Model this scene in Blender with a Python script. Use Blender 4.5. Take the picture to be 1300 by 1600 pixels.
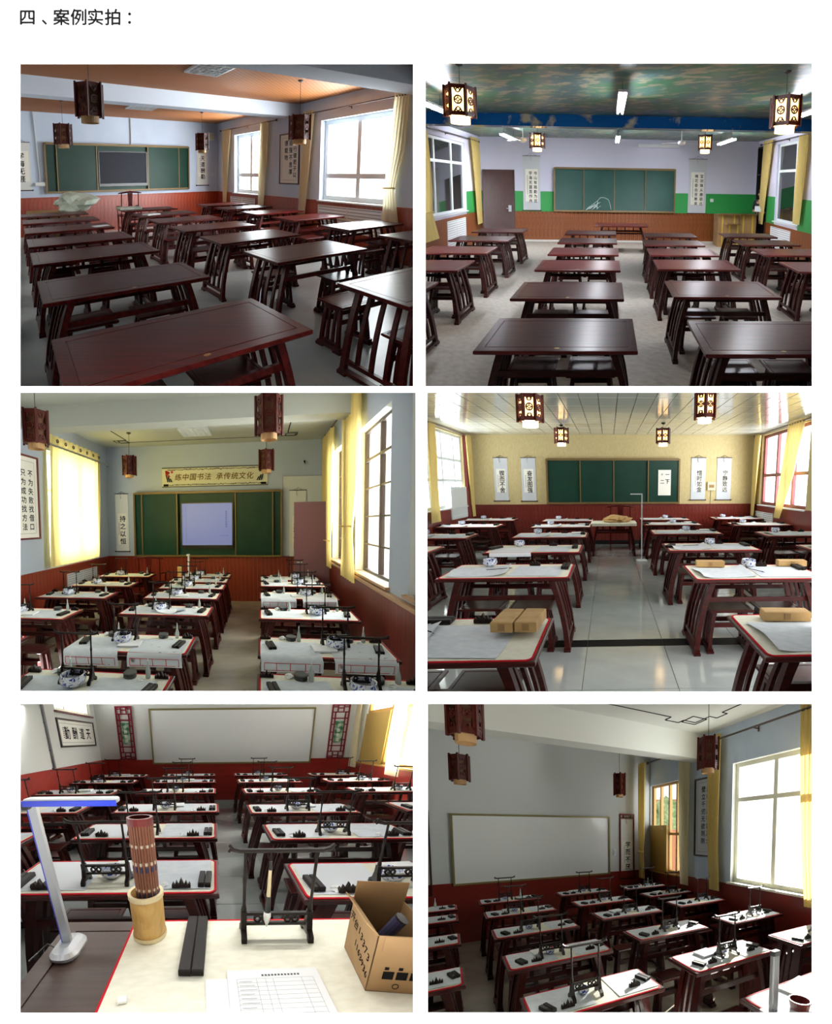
import bpy, bmesh, math, random
import numpy as np
from mathutils import Vector, Matrix

for o in list(bpy.data.objects):
    bpy.data.objects.remove(o, do_unlink=True)
SC = bpy.context.scene
COL = SC.collection
random.seed(7)
RNG = np.random.RandomState(5)

# ------------------------------------------------------------------ camera, sky, exposure
FPX = 1000.0                                  # focal length for the 1300 x 1600 frame
CAM = np.array([0.0, -1.2, 1.0])
cam = bpy.data.cameras.new('camera')
cam.sensor_fit = 'VERTICAL'
cam.sensor_height = 32.0
cam.sensor_width = 26.0
cam.lens = FPX * 32.0 / 1600.0
cam.clip_start = 0.05
cam.clip_end = 300
cam_o = bpy.data.objects.new('camera', cam)
cam_o.location = CAM
cam_o.rotation_euler = (math.pi / 2, 0, 0)
COL.objects.link(cam_o)
SC.camera = cam_o

world = bpy.data.worlds.new('overcast_sky')
SC.world = world
world.use_nodes = True
bgn = world.node_tree.nodes['Background']
bgn.inputs[0].default_value = (1.0, 1.0, 1.0, 1)
bgn.inputs[1].default_value = 2.6

SC.view_settings.view_transform = 'Standard'
SC.view_settings.look = 'None'
SC.view_settings.gamma = 1.0
SC.view_settings.exposure = 0.0
SC.view_settings.use_curve_mapping = False

# ------------------------------------------------------------------ colour and materials
def lin(c):
    return tuple(((x / 255) / 12.92 if x <= 10 else (((x / 255) + .055) / 1.055) ** 2.4) for x in c)

MATS = {}
def mat(name, c, rough=.5, metal=0, spec=.5, emit=0, ecol=None, c2=None, scale=8, mix=1.0, stretch=(1, 1, 1),
        bump=0, coat=0, contrast=(.35, .65), tex='noise', alpha=None, trans=0):
    m = bpy.data.materials.new(name)
    m.use_nodes = True
    nt = m.node_tree
    b = nt.nodes['Principled BSDF']
    b.inputs['Base Color'].default_value = (*lin(c), 1)
    b.inputs['Roughness'].default_value = rough
    b.inputs['Metallic'].default_value = metal
    b.inputs['Specular IOR Level'].default_value = spec
    b.inputs['Coat Weight'].default_value = coat
    b.inputs['Coat Roughness'].default_value = .15
    if emit:
        b.inputs['Emission Color'].default_value = (*lin(ecol or c), 1)
        b.inputs['Emission Strength'].default_value = emit
    if c2 is not None or bump:
        tc = nt.nodes.new('ShaderNodeTexCoord')
        mp = nt.nodes.new('ShaderNodeMapping')
        mp.inputs['Scale'].default_value = stretch
        nt.links.new(tc.outputs['Object'], mp.inputs['Vector'])
        if tex == 'noise':
            t = nt.nodes.new('ShaderNodeTexNoise')
            t.inputs['Scale'].default_value = scale
            t.inputs['Detail'].default_value = 5
            out = t.outputs['Fac']
        elif tex == 'wave':
            t = nt.nodes.new('ShaderNodeTexWave')
            t.inputs['Scale'].default_value = scale
            t.inputs['Distortion'].default_value = 0
            t.bands_direction = 'X'
            out = t.outputs['Fac']
        elif tex == 'voronoi':
            t = nt.nodes.new('ShaderNodeTexVoronoi')
            t.inputs['Scale'].default_value = scale
            out = t.outputs['Distance']
        nt.links.new(mp.outputs[0], t.inputs['Vector'])
        if c2 is not None:
            r = nt.nodes.new('ShaderNodeValToRGB')
            r.color_ramp.elements[0].position = contrast[0]
            r.color_ramp.elements[1].position = contrast[1]
            a, d = lin(c), lin(c2)
            r.color_ramp.elements[0].color = (*a, 1)
            r.color_ramp.elements[1].color = (*[a[i] * (1 - mix) + d[i] * mix for i in range(3)], 1)
            nt.links.new(out, r.inputs[0])
            nt.links.new(r.outputs[0], b.inputs['Base Color'])
        if bump:
            bp = nt.nodes.new('ShaderNodeBump')
            bp.inputs['Strength'].default_value = bump
            bp.inputs['Distance'].default_value = .01
            nt.links.new(out, bp.inputs['Height'])
            nt.links.new(bp.outputs[0], b.inputs['Normal'])
    if trans:
        # thin cloth or paper: part of the light passes straight through the sheet
        mx = nt.nodes.new('ShaderNodeMixShader')
        tl = nt.nodes.new('ShaderNodeBsdfTranslucent')
        tl.inputs[0].default_value = (*lin(c), 1)
        mx.inputs[0].default_value = trans
        nt.links.new(b.outputs[0], mx.inputs[1])
        nt.links.new(tl.outputs[0], mx.inputs[2])
        nt.links.new(mx.outputs[0], nt.nodes['Material Output'].inputs[0])
    MATS[name] = m
    return m

def glass(name, tint, gloss=.1):
    m = bpy.data.materials.new(name)
    m.use_nodes = True
    nt = m.node_tree
    nt.nodes.remove(nt.nodes['Principled BSDF'])
    mx = nt.nodes.new('ShaderNodeMixShader')
    tr = nt.nodes.new('ShaderNodeBsdfTransparent')
    tr.inputs[0].default_value = (*lin(tint), 1)
    gl = nt.nodes.new('ShaderNodeBsdfGlossy')
    gl.inputs['Roughness'].default_value = .03
    mx.inputs[0].default_value = gloss
    nt.links.new(tr.outputs[0], mx.inputs[1])
    nt.links.new(gl.outputs[0], mx.inputs[2])
    nt.links.new(mx.outputs[0], nt.nodes['Material Output'].inputs[0])
    MATS[name] = m

def clouds(name, base, c1, c2, scale, rough, lo=.5):
    """printed sky ceiling: blotchy clouds over a blue or green ground"""
    m = mat(name, base, rough=rough, spec=.12)
    nt = m.node_tree
    b = nt.nodes['Principled BSDF']
    tc = nt.nodes.new('ShaderNodeTexCoord')
    mp = nt.nodes.new('ShaderNodeMapping')
    mp.inputs['Scale'].default_value = (1, .6, 1)
    n1 = nt.nodes.new('ShaderNodeTexNoise'); n1.inputs['Scale'].default_value = scale; n1.inputs['Detail'].default_value = 4
    n2 = nt.nodes.new('ShaderNodeTexNoise'); n2.inputs['Scale'].default_value = scale * .25
    r1 = nt.nodes.new('ShaderNodeValToRGB'); r2 = nt.nodes.new('ShaderNodeValToRGB')
    r1.color_ramp.elements[0].position = lo; r1.color_ramp.elements[1].position = lo + .1
    r2.color_ramp.elements[0].position = .42; r2.color_ramp.elements[1].position = .6
    r2.color_ramp.elements[0].color = (*lin(base), 1); r2.color_ramp.elements[1].color = (*lin(c2), 1)
    mx = nt.nodes.new('ShaderNodeMixRGB')
    nt.links.new(tc.outputs['Object'], mp.inputs[0])
    nt.links.new(mp.outputs[0], n1.inputs['Vector']); nt.links.new(mp.outputs[0], n2.inputs['Vector'])
    nt.links.new(n1.outputs['Fac'], r1.inputs[0]); nt.links.new(n2.outputs['Fac'], r2.inputs[0])
    nt.links.new(r1.outputs[0], mx.inputs[0]); nt.links.new(r2.outputs[0], mx.inputs[1])
    mx.inputs[2].default_value = (*lin(c1), 1)
    nt.links.new(mx.outputs[0], b.inputs['Base Color'])

mat('board_white', (250, 250, 250), rough=.9, spec=0)
mat('ink', (14, 13, 13), rough=.8, spec=.1)
mat('ink_grey', (90, 90, 92), rough=.8, spec=.1)
mat('ink_red', (190, 60, 60), rough=.8, spec=.1)
mat('partition_grey', (190, 190, 188), rough=.9, spec=0)
mat('partition', (244, 244, 242), rough=.9, spec=0)  # set flares, kept pale to bounce light into the rooms
# furniture
mat('desk_red', (92, 26, 22), rough=.34, c2=(62, 15, 14), scale=5, stretch=(1, 9, 9), spec=.12)
mat('desk_red_top', (94, 26, 22), rough=.3, c2=(68, 16, 15), scale=4, stretch=(1, 10, 10), spec=.05)
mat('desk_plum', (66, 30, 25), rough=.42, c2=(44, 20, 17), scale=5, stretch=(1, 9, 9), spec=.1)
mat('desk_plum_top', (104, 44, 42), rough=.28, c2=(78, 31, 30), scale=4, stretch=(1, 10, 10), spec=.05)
mat('desk_brown', (72, 23, 18), rough=.38, c2=(48, 14, 12), scale=5, stretch=(1, 9, 9), spec=.15)
mat('desk_walnut', (74, 54, 46), rough=.4, c2=(58, 42, 36), scale=4, stretch=(1, 10, 10), spec=.1)
mat('louvre_back', (150, 154, 160), rough=.6)
mat('brass', (190, 140, 60), rough=.35, metal=.8)
mat('felt', (236, 234, 216), rough=.95, spec=.05, c2=(226, 223, 204), scale=30)
mat('felt_red', (190, 32, 44), rough=.9, spec=.05)
mat('paper', (226, 230, 234), rough=.9, spec=.05)
mat('paper_blue', (216, 222, 226), rough=.9, spec=.05, c2=(202, 209, 215), scale=14)
mat('paper_used', (206, 212, 216), rough=.9, spec=.05, c2=(120, 122, 126), scale=9, contrast=(.62, .7))
mat('rack_black', (28, 19, 16), rough=.5, spec=.2)
mat('weight_black', (30, 25, 23), rough=.6, spec=.15)
mat('inkstone', (62, 64, 62), rough=.7)
mat('rest_wood', (34, 20, 16), rough=.6, spec=.2)
mat('porcelain', (226, 230, 238), rough=.15, c2=(40, 66, 160), scale=46, contrast=(.54, .57))
mat('porcelain_white', (226, 232, 234), rough=.15)
mat('bottle_clear', (176, 186, 180), rough=.1)
mat('plastic_bag', (222, 224, 222), rough=.5)
mat('book_white', (232, 234, 234), rough=.7)
mat('craft_paper', (196, 160, 106), rough=.85, c2=(176, 140, 88), scale=6)
mat('carton', (164, 130, 86), rough=.85, c2=(150, 116, 74), scale=4)
mat('carton_inside', (120, 90, 58), rough=.9)
mat('tape_yellow', (206, 176, 60), rough=.4)
mat('bamboo', (214, 176, 104), rough=.5, c2=(196, 152, 78), scale=6, stretch=(6, 6, 1))
mat('bamboo_rim', (226, 208, 164), rough=.6)
# lantern
mat('lantern_wood', (78, 26, 18), rough=.55, spec=.15)
mat('lantern_paper', (120, 84, 60), rough=.9, trans=.3)
mat('lantern_bamboo', (206, 164, 112), rough=.7, trans=.2)
mat('lantern_lit', (255, 222, 164), rough=.9, emit=4.5, ecol=(255, 206, 130))
mat('lantern_lit_low', (255, 236, 196), rough=.9, emit=3.0, ecol=(255, 232, 186))
mat('cord', (40, 34, 32), rough=.7)
# room surfaces
mat('wall_blue', (206, 220, 238), rough=.85, spec=.2, c2=(198, 212, 232), scale=2)
mat('wall_blue_b', (216, 226, 240), rough=.85, spec=.2)
mat('wall_lilac', (216, 216, 234), rough=.85, spec=.2)
mat('wall_green', (40, 150, 72), rough=.6)
mat('wall_grey', (208, 212, 210), rough=.85, spec=.2)
mat('wall_cream', (206, 190, 142), rough=.75, c2=(196, 178, 128), scale=40, stretch=(1, 1, .02), spec=.3)
mat('wall_white', (226, 228, 224), rough=.85, spec=.2)
mat('ceiling_orange', (166, 106, 60), rough=.6, c2=(136, 82, 44), scale=6, tex='wave', contrast=(.8, .97), spec=.2)
mat('wall_dusk', (178, 188, 202), rough=.85, spec=.2)
mat('ceiling_dusk', (186, 190, 182), rough=.9, spec=.1)
mat('ceiling_white', (226, 228, 222), rough=.9, spec=.1)
mat('ceiling_tile', (214, 216, 208), rough=.12, spec=.8)
mat('tile_joint', (110, 112, 108), rough=.9)
clouds('ceiling_clouds', (66, 98, 104), (150, 138, 112), (56, 112, 80), 5.5, .3)
clouds('beam_blue', (20, 74, 128), (150, 144, 122), (16, 66, 120), 3, .2, .6)
mat('wain_orange', (176, 72, 40), rough=.4, c2=(142, 50, 28), scale=3, stretch=(9, 9, .8))
mat('wain_teak', (142, 80, 38), rough=.5, c2=(104, 54, 24), scale=3, stretch=(16, 16, .6), spec=.2)
mat('wain_red', (150, 56, 34), rough=.45, c2=(120, 40, 24), scale=3, stretch=(9, 9, .8))
mat('wain_dark', (128, 46, 34), rough=.4, c2=(104, 34, 26), scale=3, stretch=(12, 12, .8))
mat('wain_panel', (176, 52, 40), rough=.4, c2=(156, 42, 34), scale=3, stretch=(1, 1, 10))
mat('wain_panel_dark', (140, 44, 34), rough=.4, c2=(120, 36, 28), scale=3, stretch=(1, 1, 10))
mat('wain_cap', (190, 150, 110), rough=.5)
mat('baseboard', (206, 204, 196), rough=.6)
mat('floor_grey', (206, 210, 208), rough=.34, c2=(190, 195, 194), scale=3, spec=.35)
mat('floor_terrazzo', (190, 182, 172), rough=.5, c2=(168, 160, 150), scale=16, stretch=(1, .5, 1))
mat('floor_tile', (170, 176, 174), rough=.1, c2=(160, 166, 164), scale=2.5, spec=.4)
mat('floor_tile_warm', (176, 168, 152), rough=.25, c2=(160, 152, 138), scale=3)
mat('tile_black', (10, 11, 12), rough=.5, spec=.05)
# fittings
mat('board_green', (20, 56, 44), rough=.45, c2=(24, 62, 49), scale=2, spec=.25)
mat('board_green_b', (36, 74, 66), rough=.45, c2=(42, 82, 74), scale=2, spec=.25)
mat('board_frame', (122, 98, 56), rough=.5, metal=.2)
mat('board_crack', (196, 206, 204), rough=.4)
mat('whiteboard', (240, 242, 240), rough=.16, spec=.5)
mat('whiteboard_frame', (150, 138, 92), rough=.4, metal=.3)
mat('screen_dark', (44, 46, 56), rough=.5, spec=.1)
mat('screen_lit', (90, 98, 150), rough=.4, emit=.38, ecol=(150, 162, 226))
mat('screen_bar', (70, 84, 150), rough=.3, emit=.35, ecol=(90, 104, 180))
mat('black_plastic', (22, 22, 24), rough=.35)
mat('white_metal', (226, 230, 234), rough=.4)
mat('grey_metal', (150, 152, 156), rough=.35, metal=.6)
mat('steel_light', (196, 200, 204), rough=.3, metal=.5)
mat('blue_plastic', (50, 70, 200), rough=.3)
mat('window_white', (222, 230, 232), rough=.4)
mat('window_dark', (60, 48, 40), rough=.5)
mat('window_wood', (190, 148, 72), rough=.5)
mat('window_maroon', (120, 40, 44), rough=.45)
mat('window_cream', (238, 236, 216), rough=.5)
glass('pane_clear', (250, 252, 252), .05)
mat('pane_night', (24, 30, 32), rough=.05, spec=.8)
mat('curtain', (232, 208, 134), rough=.85, spec=.1, trans=.22)
mat('curtain_pale', (246, 236, 200), rough=.85, spec=.1, trans=.5)
mat('curtain_sheer', (240, 222, 150), rough=.9, spec=.05, trans=.55)
mat('rod', (70, 52, 46), rough=.4, metal=.4)
mat('scroll_silk', (222, 224, 220), rough=.85)
mat('scroll_grey', (206, 210, 214), rough=.85)
mat('scroll_paper', (242, 240, 230), rough=.9)
mat('frame_dark', (52, 32, 30), rough=.4)
mat('frame_maroon', (110, 36, 36), rough=.4)
mat('door_brown', (74, 40, 34), rough=.4, c2=(60, 32, 28), scale=4, stretch=(8, 8, 1))
mat('door_plum', (122, 80, 82), rough=.4)
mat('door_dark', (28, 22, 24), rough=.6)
mat('door_ochre', (176, 144, 70), rough=.5)
mat('tube_lit', (255, 255, 255), emit=150, ecol=(246, 248, 255))
mat('tube_off', (206, 214, 220), rough=.3)
mat('reflector', (226, 230, 230), rough=.3, metal=.1)
mat('lattice_red', (130, 24, 40), rough=.45)
mat('print_green', (40, 110, 70), rough=.7, c2=(170, 200, 170), scale=9, contrast=(.4, .62))
mat('banner_cloth', (214, 210, 178), rough=.85)
mat('banner_gold', (120, 92, 24), rough=.8)
mat('banner_edge', (60, 60, 58), rough=.8)
mat('banner_flag', (214, 80, 40), rough=.7, c2=(236, 176, 60), scale=3, stretch=(1, 1, 5))
mat('cloth_white', (214, 222, 208), rough=.6, c2=(176, 192, 172), scale=8)
mat('roll_brown', (134, 84, 62), rough=.6)
mat('roll_pale', (210, 196, 176), rough=.6)
mat('roll_blue', (54, 56, 92), rough=.6)
mat('hair_black', (22, 20, 22), rough=.6)
mat('skin', (206, 160, 132), rough=.6)
mat('shirt_dark', (34, 34, 42), rough=.8)
mat('bristle', (232, 232, 228), rough=.8)
mat('thermo', (214, 206, 176), rough=.6)
mat('tree_green', (86, 110, 60), rough=.9, c2=(150, 160, 110), scale=8)
mat('brick_out', (170, 110, 80), rough=.9)

# ------------------------------------------------------------------ mesh building
class MB:
    def __init__(s):
        s.v = []; s.f = []
    def add(s, vs, fs):
        n = len(s.v)
        s.v += [tuple(map(float, v)) for v in vs]
        s.f += [tuple(i + n for i in f) for f in fs]
        return s
    def box(s, x0, y0, z0, x1, y1, z1):
        return s.add([(x0, y0, z0), (x1, y0, z0), (x1, y1, z0), (x0, y1, z0), (x0, y0, z1), (x1, y0, z1), (x1, y1, z1), (x0, y1, z1)],
                     [(0, 3, 2, 1), (4, 5, 6, 7), (0, 1, 5, 4), (1, 2, 6, 5), (2, 3, 7, 6), (3, 0, 4, 7)])
    def cbox(s, cx, cy, cz, w, d, h):
        return s.box(cx - w / 2, cy - d / 2, cz - h / 2, cx + w / 2, cy + d / 2, cz + h / 2)
    def loft(s, loops, cap0=True, cap1=True):
        n = len(loops[0]); vs = [p for l in loops for p in l]; fs = []
        for k in range(len(loops) - 1):
            for i in range(n):
                j = (i + 1) % n
                fs.append((k * n + i, k * n + j, (k + 1) * n + j, (k + 1) * n + i))
        if cap0: fs.append(tuple(range(n))[::-1])
        if cap1: fs.append(tuple((len(loops) - 1) * n + i for i in range(n)))
        return s.add(vs, fs)
    def sweep(s, pts, tx, ty):
        """rectangular bar through pts; section tx along x and ty along y (numbers or per-point lists)"""
        loops = []
        for k, (x, y, z) in enumerate(pts):
            a = (tx[k] if isinstance(tx, (list, tuple)) else tx) / 2
            b = (ty[k] if isinstance(ty, (list, tuple)) else ty) / 2
            loops.append([(x - a, y - b, z), (x + a, y - b, z), (x + a, y + b, z), (x - a, y + b, z)])
        return s.loft(loops)
    def tube(s, pts, r, n=8):
        pts = [np.array(p, float) for p in pts]; loops = []
        for k, p in enumerate(pts):
            t = pts[min(k + 1, len(pts) - 1)] - pts[max(k - 1, 0)]
            t = t / (np.linalg.norm(t) + 1e-9)
            u = np.cross(t, (0, 0, 1.0)) if abs(t[2]) < .9 else np.cross(t, (0, 1.0, 0))
            u /= np.linalg.norm(u); w = np.cross(t, u)
            rr = r[k] if isinstance(r, (list, tuple)) else r
            loops.append([p + rr * (math.cos(2 * math.pi * i / n) * u + math.sin(2 * math.pi * i / n) * w) for i in range(n)])
        return s.loft(loops)
    def lathe(s, prof, n=20, cx=0, cy=0, caps=(True, True)):
        loops = [[(cx + r * math.cos(2 * math.pi * i / n), cy + r * math.sin(2 * math.pi * i / n), z) for i in range(n)] for r, z in prof]
        return s.loft(loops, *caps)
    def slab(s, w, d, steps, r=0, seg=1):
        """stack of rounded rectangles; steps = [(inset, z)]"""
        loops = []
        for ins, z in steps:
            a, b = w / 2 - ins, d / 2 - ins
            q = max(r - ins, .0005) if r else 0
            if not r:
                loops.append([(-a, -b, z), (a, -b, z), (a, b, z), (-a, b, z)])
            else:
                l = []
                for sx, sy, a0 in ((1, -1, -90), (1, 1, 0), (-1, 1, 90), (-1, -1, 180)):
                    for k in range(seg + 1):
                        t = math.radians(a0 + 90 * k / seg)
                        l.append((sx * (a - q) + q * math.cos(t), sy * (b - q) + q * math.sin(t), z))
                loops.append(l)
        return s.loft(loops)
    def grid(s, fn, nu, nv):
        vs = [fn(u / nu, v / nv) for v in range(nv + 1) for u in range(nu + 1)]
        fs = [(v * (nu + 1) + u, v * (nu + 1) + u + 1, (v + 1) * (nu + 1) + u + 1, (v + 1) * (nu + 1) + u) for v in range(nv) for u in range(nu)]
        return s.add(vs, fs)
    def ring(s, cx, cz, r0, r1, y0, y1, n=16):
        loops = []
        for r, y in ((r0, y0), (r1, y0), (r1, y1), (r0, y1), (r0, y0)):
            loops.append([(cx + r * math.cos(2 * math.pi * i / n), y, cz + r * math.sin(2 * math.pi * i / n)) for i in range(n)])
        return s.loft(loops, False, False)
    def xform(s, fn):
        s.v = [tuple(fn(*v)) for v in s.v]
        return s
    def merge(s, o):
        return s.add(o.v, o.f)

def part(name, mb, m, sub=None, smooth=False, label=None, kind=None):
    return dict(name=name, v=np.array(mb.v, float).reshape(-1, 3), f=mb.f, m=m, sub=sub, smooth=smooth, label=label, kind=kind)

# ------------------------------------------------------------------ the display board and its six classrooms
# Every classroom is a set behind one opening of the white board.  Its frame is an origin (the spot on the
# classroom floor under the opening's eye point) with three axes: across, towards the back wall, up.
# The sets have raked floors and flared sides, like stage sets.
class Room:
    def __init__(s, n, tag, rect, f, k, yaw, pitch, roll, h, scale=1.0):
        s.n, s.tag, s.rect = n, tag, rect
        cx, cy = (rect[0] + rect[2]) / 2, (rect[1] + rect[3]) / 2
        cyw, syw, cp, sp = math.cos(yaw), math.sin(yaw), math.cos(pitch), math.sin(pitch)
        fw = np.array([syw * cp, cyw * cp, -sp]); r = np.array([cyw, -syw, 0]); d = np.cross(fw, r)
        cr, sr = math.cos(roll), math.sin(roll)
        R = np.array([cr * r + sr * d, -sr * r + cr * d, fw])
        S = np.array([[1, 0, (cx - 650) / f], [0, 0, FPX / f], [0, -k, -(cy - 800) / f]])
        s.A = scale * S @ R
        s.o = CAM + s.A @ np.array([0, 0, -h])
        m = 4.0
        u0, v0, u1, v1 = rect[0] - m - 650, rect[1] - m - 800, rect[2] + m - 650, rect[3] + m - 800
        s.planes = [(CAM, np.array([FPX, -u0, 0])), (CAM, np.array([-FPX, u1, 0])),
                    (CAM, np.array([0, -v0, -FPX])), (CAM, np.array([0, v1, FPX])),
                    (np.array([0, .006, 0]), np.array([0, 1.0, 0]))]
        s.planes = [(p, q / np.linalg.norm(q)) for p, q in s.planes]
    def w(s, p):
        return s.A @ np.asarray(p, float) + s.o

def link(o):
    COL.objects.link(o)
    return o

def mesh_from(name, v, f, m, smooth):
    me = bpy.data.meshes.new(name)
    me.from_pydata([tuple(x) for x in v], [], f)
    me.materials.append(MATS[m])
    if smooth:
        me.polygons.foreach_set('use_smooth', [True] * len(me.polygons))
    return me

def fix_normals(me):
    bm = bmesh.new(); bm.from_mesh(me)
    bmesh.ops.recalc_face_normals(bm, faces=bm.faces)
    bm.to_mesh(me); bm.free()

def clip_mesh(me, base, planes):
    bm = bmesh.new(); bm.from_mesh(me)
    for p, q in planes:
        if not bm.verts: break
        bmesh.ops.bisect_plane(bm, geom=bm.verts[:] + bm.edges[:] + bm.faces[:], dist=1e-6,
                               plane_co=Vector(p - base), plane_no=Vector(q), clear_inner=True, clear_outer=False)
    ok = len(bm.faces) > 0
    out = bpy.data.meshes.new(me.name)
    bm.to_mesh(out); bm.free()
    for m in me.materials: out.materials.append(m)
    return out if ok else None

CACHE = {}; PARTS = {}
STAT = dict(obj=0, clip=0)
def place(room, key, fn, name, label, cat, loc, rot=0, group=None, kind=None, scale=1.0, empty=None):
    """builds one thing (with its parts) at loc (metres in the classroom), turned by rot degrees"""
    if key not in PARTS:
        PARTS[key] = fn()
    parts = PARTS[key]
    rot = round(rot, 2)
    base = room.w(loc)
    c, sn = math.cos(math.radians(rot)), math.sin(math.radians(rot))
    L = room.A @ (np.array([[c, -sn, 0], [sn, c, 0], [0, 0, 1]]) * scale)
    made = []
    for i, p in enumerate(parts):
        ck = (room.n, key, i, rot, scale)
        if ck not in CACHE:
            v = p['v'] @ L.T
            me = mesh_from(p['name'], v, p['f'], p['m'], p['smooth'])
            fix_normals(me)
            CACHE[ck] = (me, v)
        me, v = CACHE[ck]
        out = cross = False
        for pc, q in room.planes:
            d = (v + (base - pc)) @ q
            if d.max() <= 1e-5: out = True; break
            if d.min() < -1e-5: cross = True
        if out:
            made.append(None); continue
        if cross:
            me = clip_mesh(me, base, room.planes); STAT['clip'] += 1
            if me is None:
                made.append(None); continue
        made.append(me)
    alive = [m for m in made if m]
    if not alive: return None
    single = len(parts) == 1 and not empty
    objs = []
    if single:
        root = bpy.data.objects.new(name, made[0])
    else:
        root = bpy.data.objects.new(name, None)
        root.empty_display_size = .05
    root.location = base
    link(root); STAT['obj'] += 1
    if not single:
        for p, me in zip(parts, made):
            if me is None:
                objs.append(None); continue
            o = bpy.data.objects.new(p['name'], me)
            par = objs[p['sub']] if p['sub'] is not None else root
            o.parent = par if par is not None else root
            if p['label']: o['label'] = p['label']
            if p['kind']: o['kind'] = p['kind']
            link(o); STAT['obj'] += 1
            objs.append(o)
    if kind == 'structure':
        root['kind'] = 'structure'; root['label'] = label
    else:
        root['label'] = label; root['category'] = cat
        if kind: root['kind'] = kind
    if group: root['group'] = group
    return root

UID = [0]
def once(room, parts, name, label, cat, loc, rot=0, group=None, kind=None, empty=None):
    UID[0] += 1
    return place(room, ('one', UID[0]), lambda: parts, name, label, cat, loc, rot, group, kind, 1.0, empty)

# walls: things on them are built facing -y with x to the right; rot turns them to the wall
def wall_at(room, side, a, z=0, off=0):
    if side == 'B': return (a, room.yb - off, z), 0
    if side == 'R': return (room.xr - off, a, z), -90
    return (room.xl + off, a, z), 90

def quads_with_holes(a0, a1, z0, z1, holes, fn):
    As = sorted({a0, a1, *[h[0] for h in holes], *[h[1] for h in holes]})
    Zs = sorted({z0, z1, *[h[2] for h in holes], *[h[3] for h in holes]})
    mb = MB()
    for i in range(len(As) - 1):
        for j in range(len(Zs) - 1):
            ca, cz = (As[i] + As[i + 1]) / 2, (Zs[j] + Zs[j + 1]) / 2
            if any(h[0] < ca < h[1] and h[2] < cz < h[3] for h in holes): continue
            mb.add([fn(As[i], Zs[j]), fn(As[i + 1], Zs[j]), fn(As[i + 1], Zs[j + 1]), fn(As[i], Zs[j + 1])], [(0, 1, 2, 3)])
    return mb

def shell(room, xl, xr, yb, zc, mats, holes_l=(), holes_r=(), holes_b=(), y0=-.6, flare='partition', gap=None):
    room.xl, room.xr, room.yb, room.zc = xl, xr, yb, zc
    t = room.tag
    fl = MB().add([(xl, y0, 0), (xr, y0, 0), (xr, yb, 0), (xl, yb, 0)], [(0, 1, 2, 3)])
    room.floor = once(room, [part('floor', fl, mats[0])], 'floor', 'floor of the ' + t, '', (0, 0, 0), kind='structure')
    ce = MB().add([(xl, y0, zc), (xr, y0, zc), (xr, yb, zc), (xl, yb, zc)], [(3, 2, 1, 0)])
    room.ceil = once(room, [part('ceiling', ce, mats[1])], 'ceiling', 'ceiling of the ' + t, '', (0, 0, 0), kind='structure')
    room.wb = once(room, [part('wall_back', quads_with_holes(xl, xr, 0, zc, holes_b, lambda a, z: (a, yb, z)), mats[2])], 'wall_back', 'back wall of the ' + t, '', (0, 0, 0), kind='structure')
    room.wl = once(room, [part('wall_left', quads_with_holes(y0, yb, 0, zc, holes_l, lambda a, z: (xl, a, z)), mats[3])], 'wall_left', 'left wall of the ' + t, '', (0, 0, 0), kind='structure')
    room.wr = once(room, [part('wall_right', quads_with_holes(y0, yb, 0, zc, holes_r, lambda a, z: (xr, a, z)), mats[3])], 'wall_right', 'right wall of the ' + t, '', (0, 0, 0), kind='structure')
    # flared walls added between opening and classroom walls, to keep stray light out
    box = [((xl, 0, 0), (1, 0, 0)), ((xr, 0, 0), (-1, 0, 0)), ((0, yb, 0), (0, -1, 0)), ((0, 0, 0), (0, 0, 1)), ((0, 0, zc), (0, 0, -1))]
    Ai = np.linalg.inv(room.A).T
    bpl = [(room.w(p), Ai @ np.array(q, float)) for p, q in box]
    bpl = [(p, q / np.linalg.norm(q)) for p, q in bpl]
    m = 4.0
    u0, v0, u1, v1 = [(a + b) / FPX for a, b in zip(room.rect, (-m - 650, -m - 800, m - 650, m - 800))]
    far = 60.0
    ray = lambda u, v, d: CAM + np.array([u * d, d, -v * d])
    cs = [(u0, v0), (u1, v0), (u1, v1), (u0, v1)]
    bm_all = MB()
    for i in range(4):
        a, b = cs[i], cs[(i + 1) % 4]
        spans = [(1.2, far)]
        if gap and gap[0] == i: spans = [(1.2, gap[1]), (gap[2], far)]      # gap added in the flare to brighten the desks with side daylight
        for d0, d1 in spans:
            bm_all.add([ray(*a, d0), ray(*b, d0), ray(*b, d1), ray(*a, d1)], [(0, 1, 2, 3)])
    me = mesh_from('wall_flare', np.array(bm_all.v), bm_all.f, flare, False)
    me = clip_mesh(me, np.zeros(3), bpl + [(np.array([0, .006, 0]), np.array([0, 1.0, 0]))])
    if me:
        o = link(bpy.data.objects.new('wall_flare', me))
        o['kind'] = 'structure'; o['label'] = 'added flared set walls around the opening of the ' + t

def child_pieces(room, parent, parts_fn, key, name, spots, rot=0):
    """many alike pieces (planks, tiles) as children of a wall, floor or ceiling"""
    n = 0
    for loc in spots:
        o = place(room, key if not callable(key) else key(loc), parts_fn, name, '', '', loc, rot)
        if o:
            for k in ('label', 'category'):
                if k in o: del o[k]
            w = o.location.copy()
            o.parent = parent
            o.location = w - parent.location
            n += 1
    return n

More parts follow.
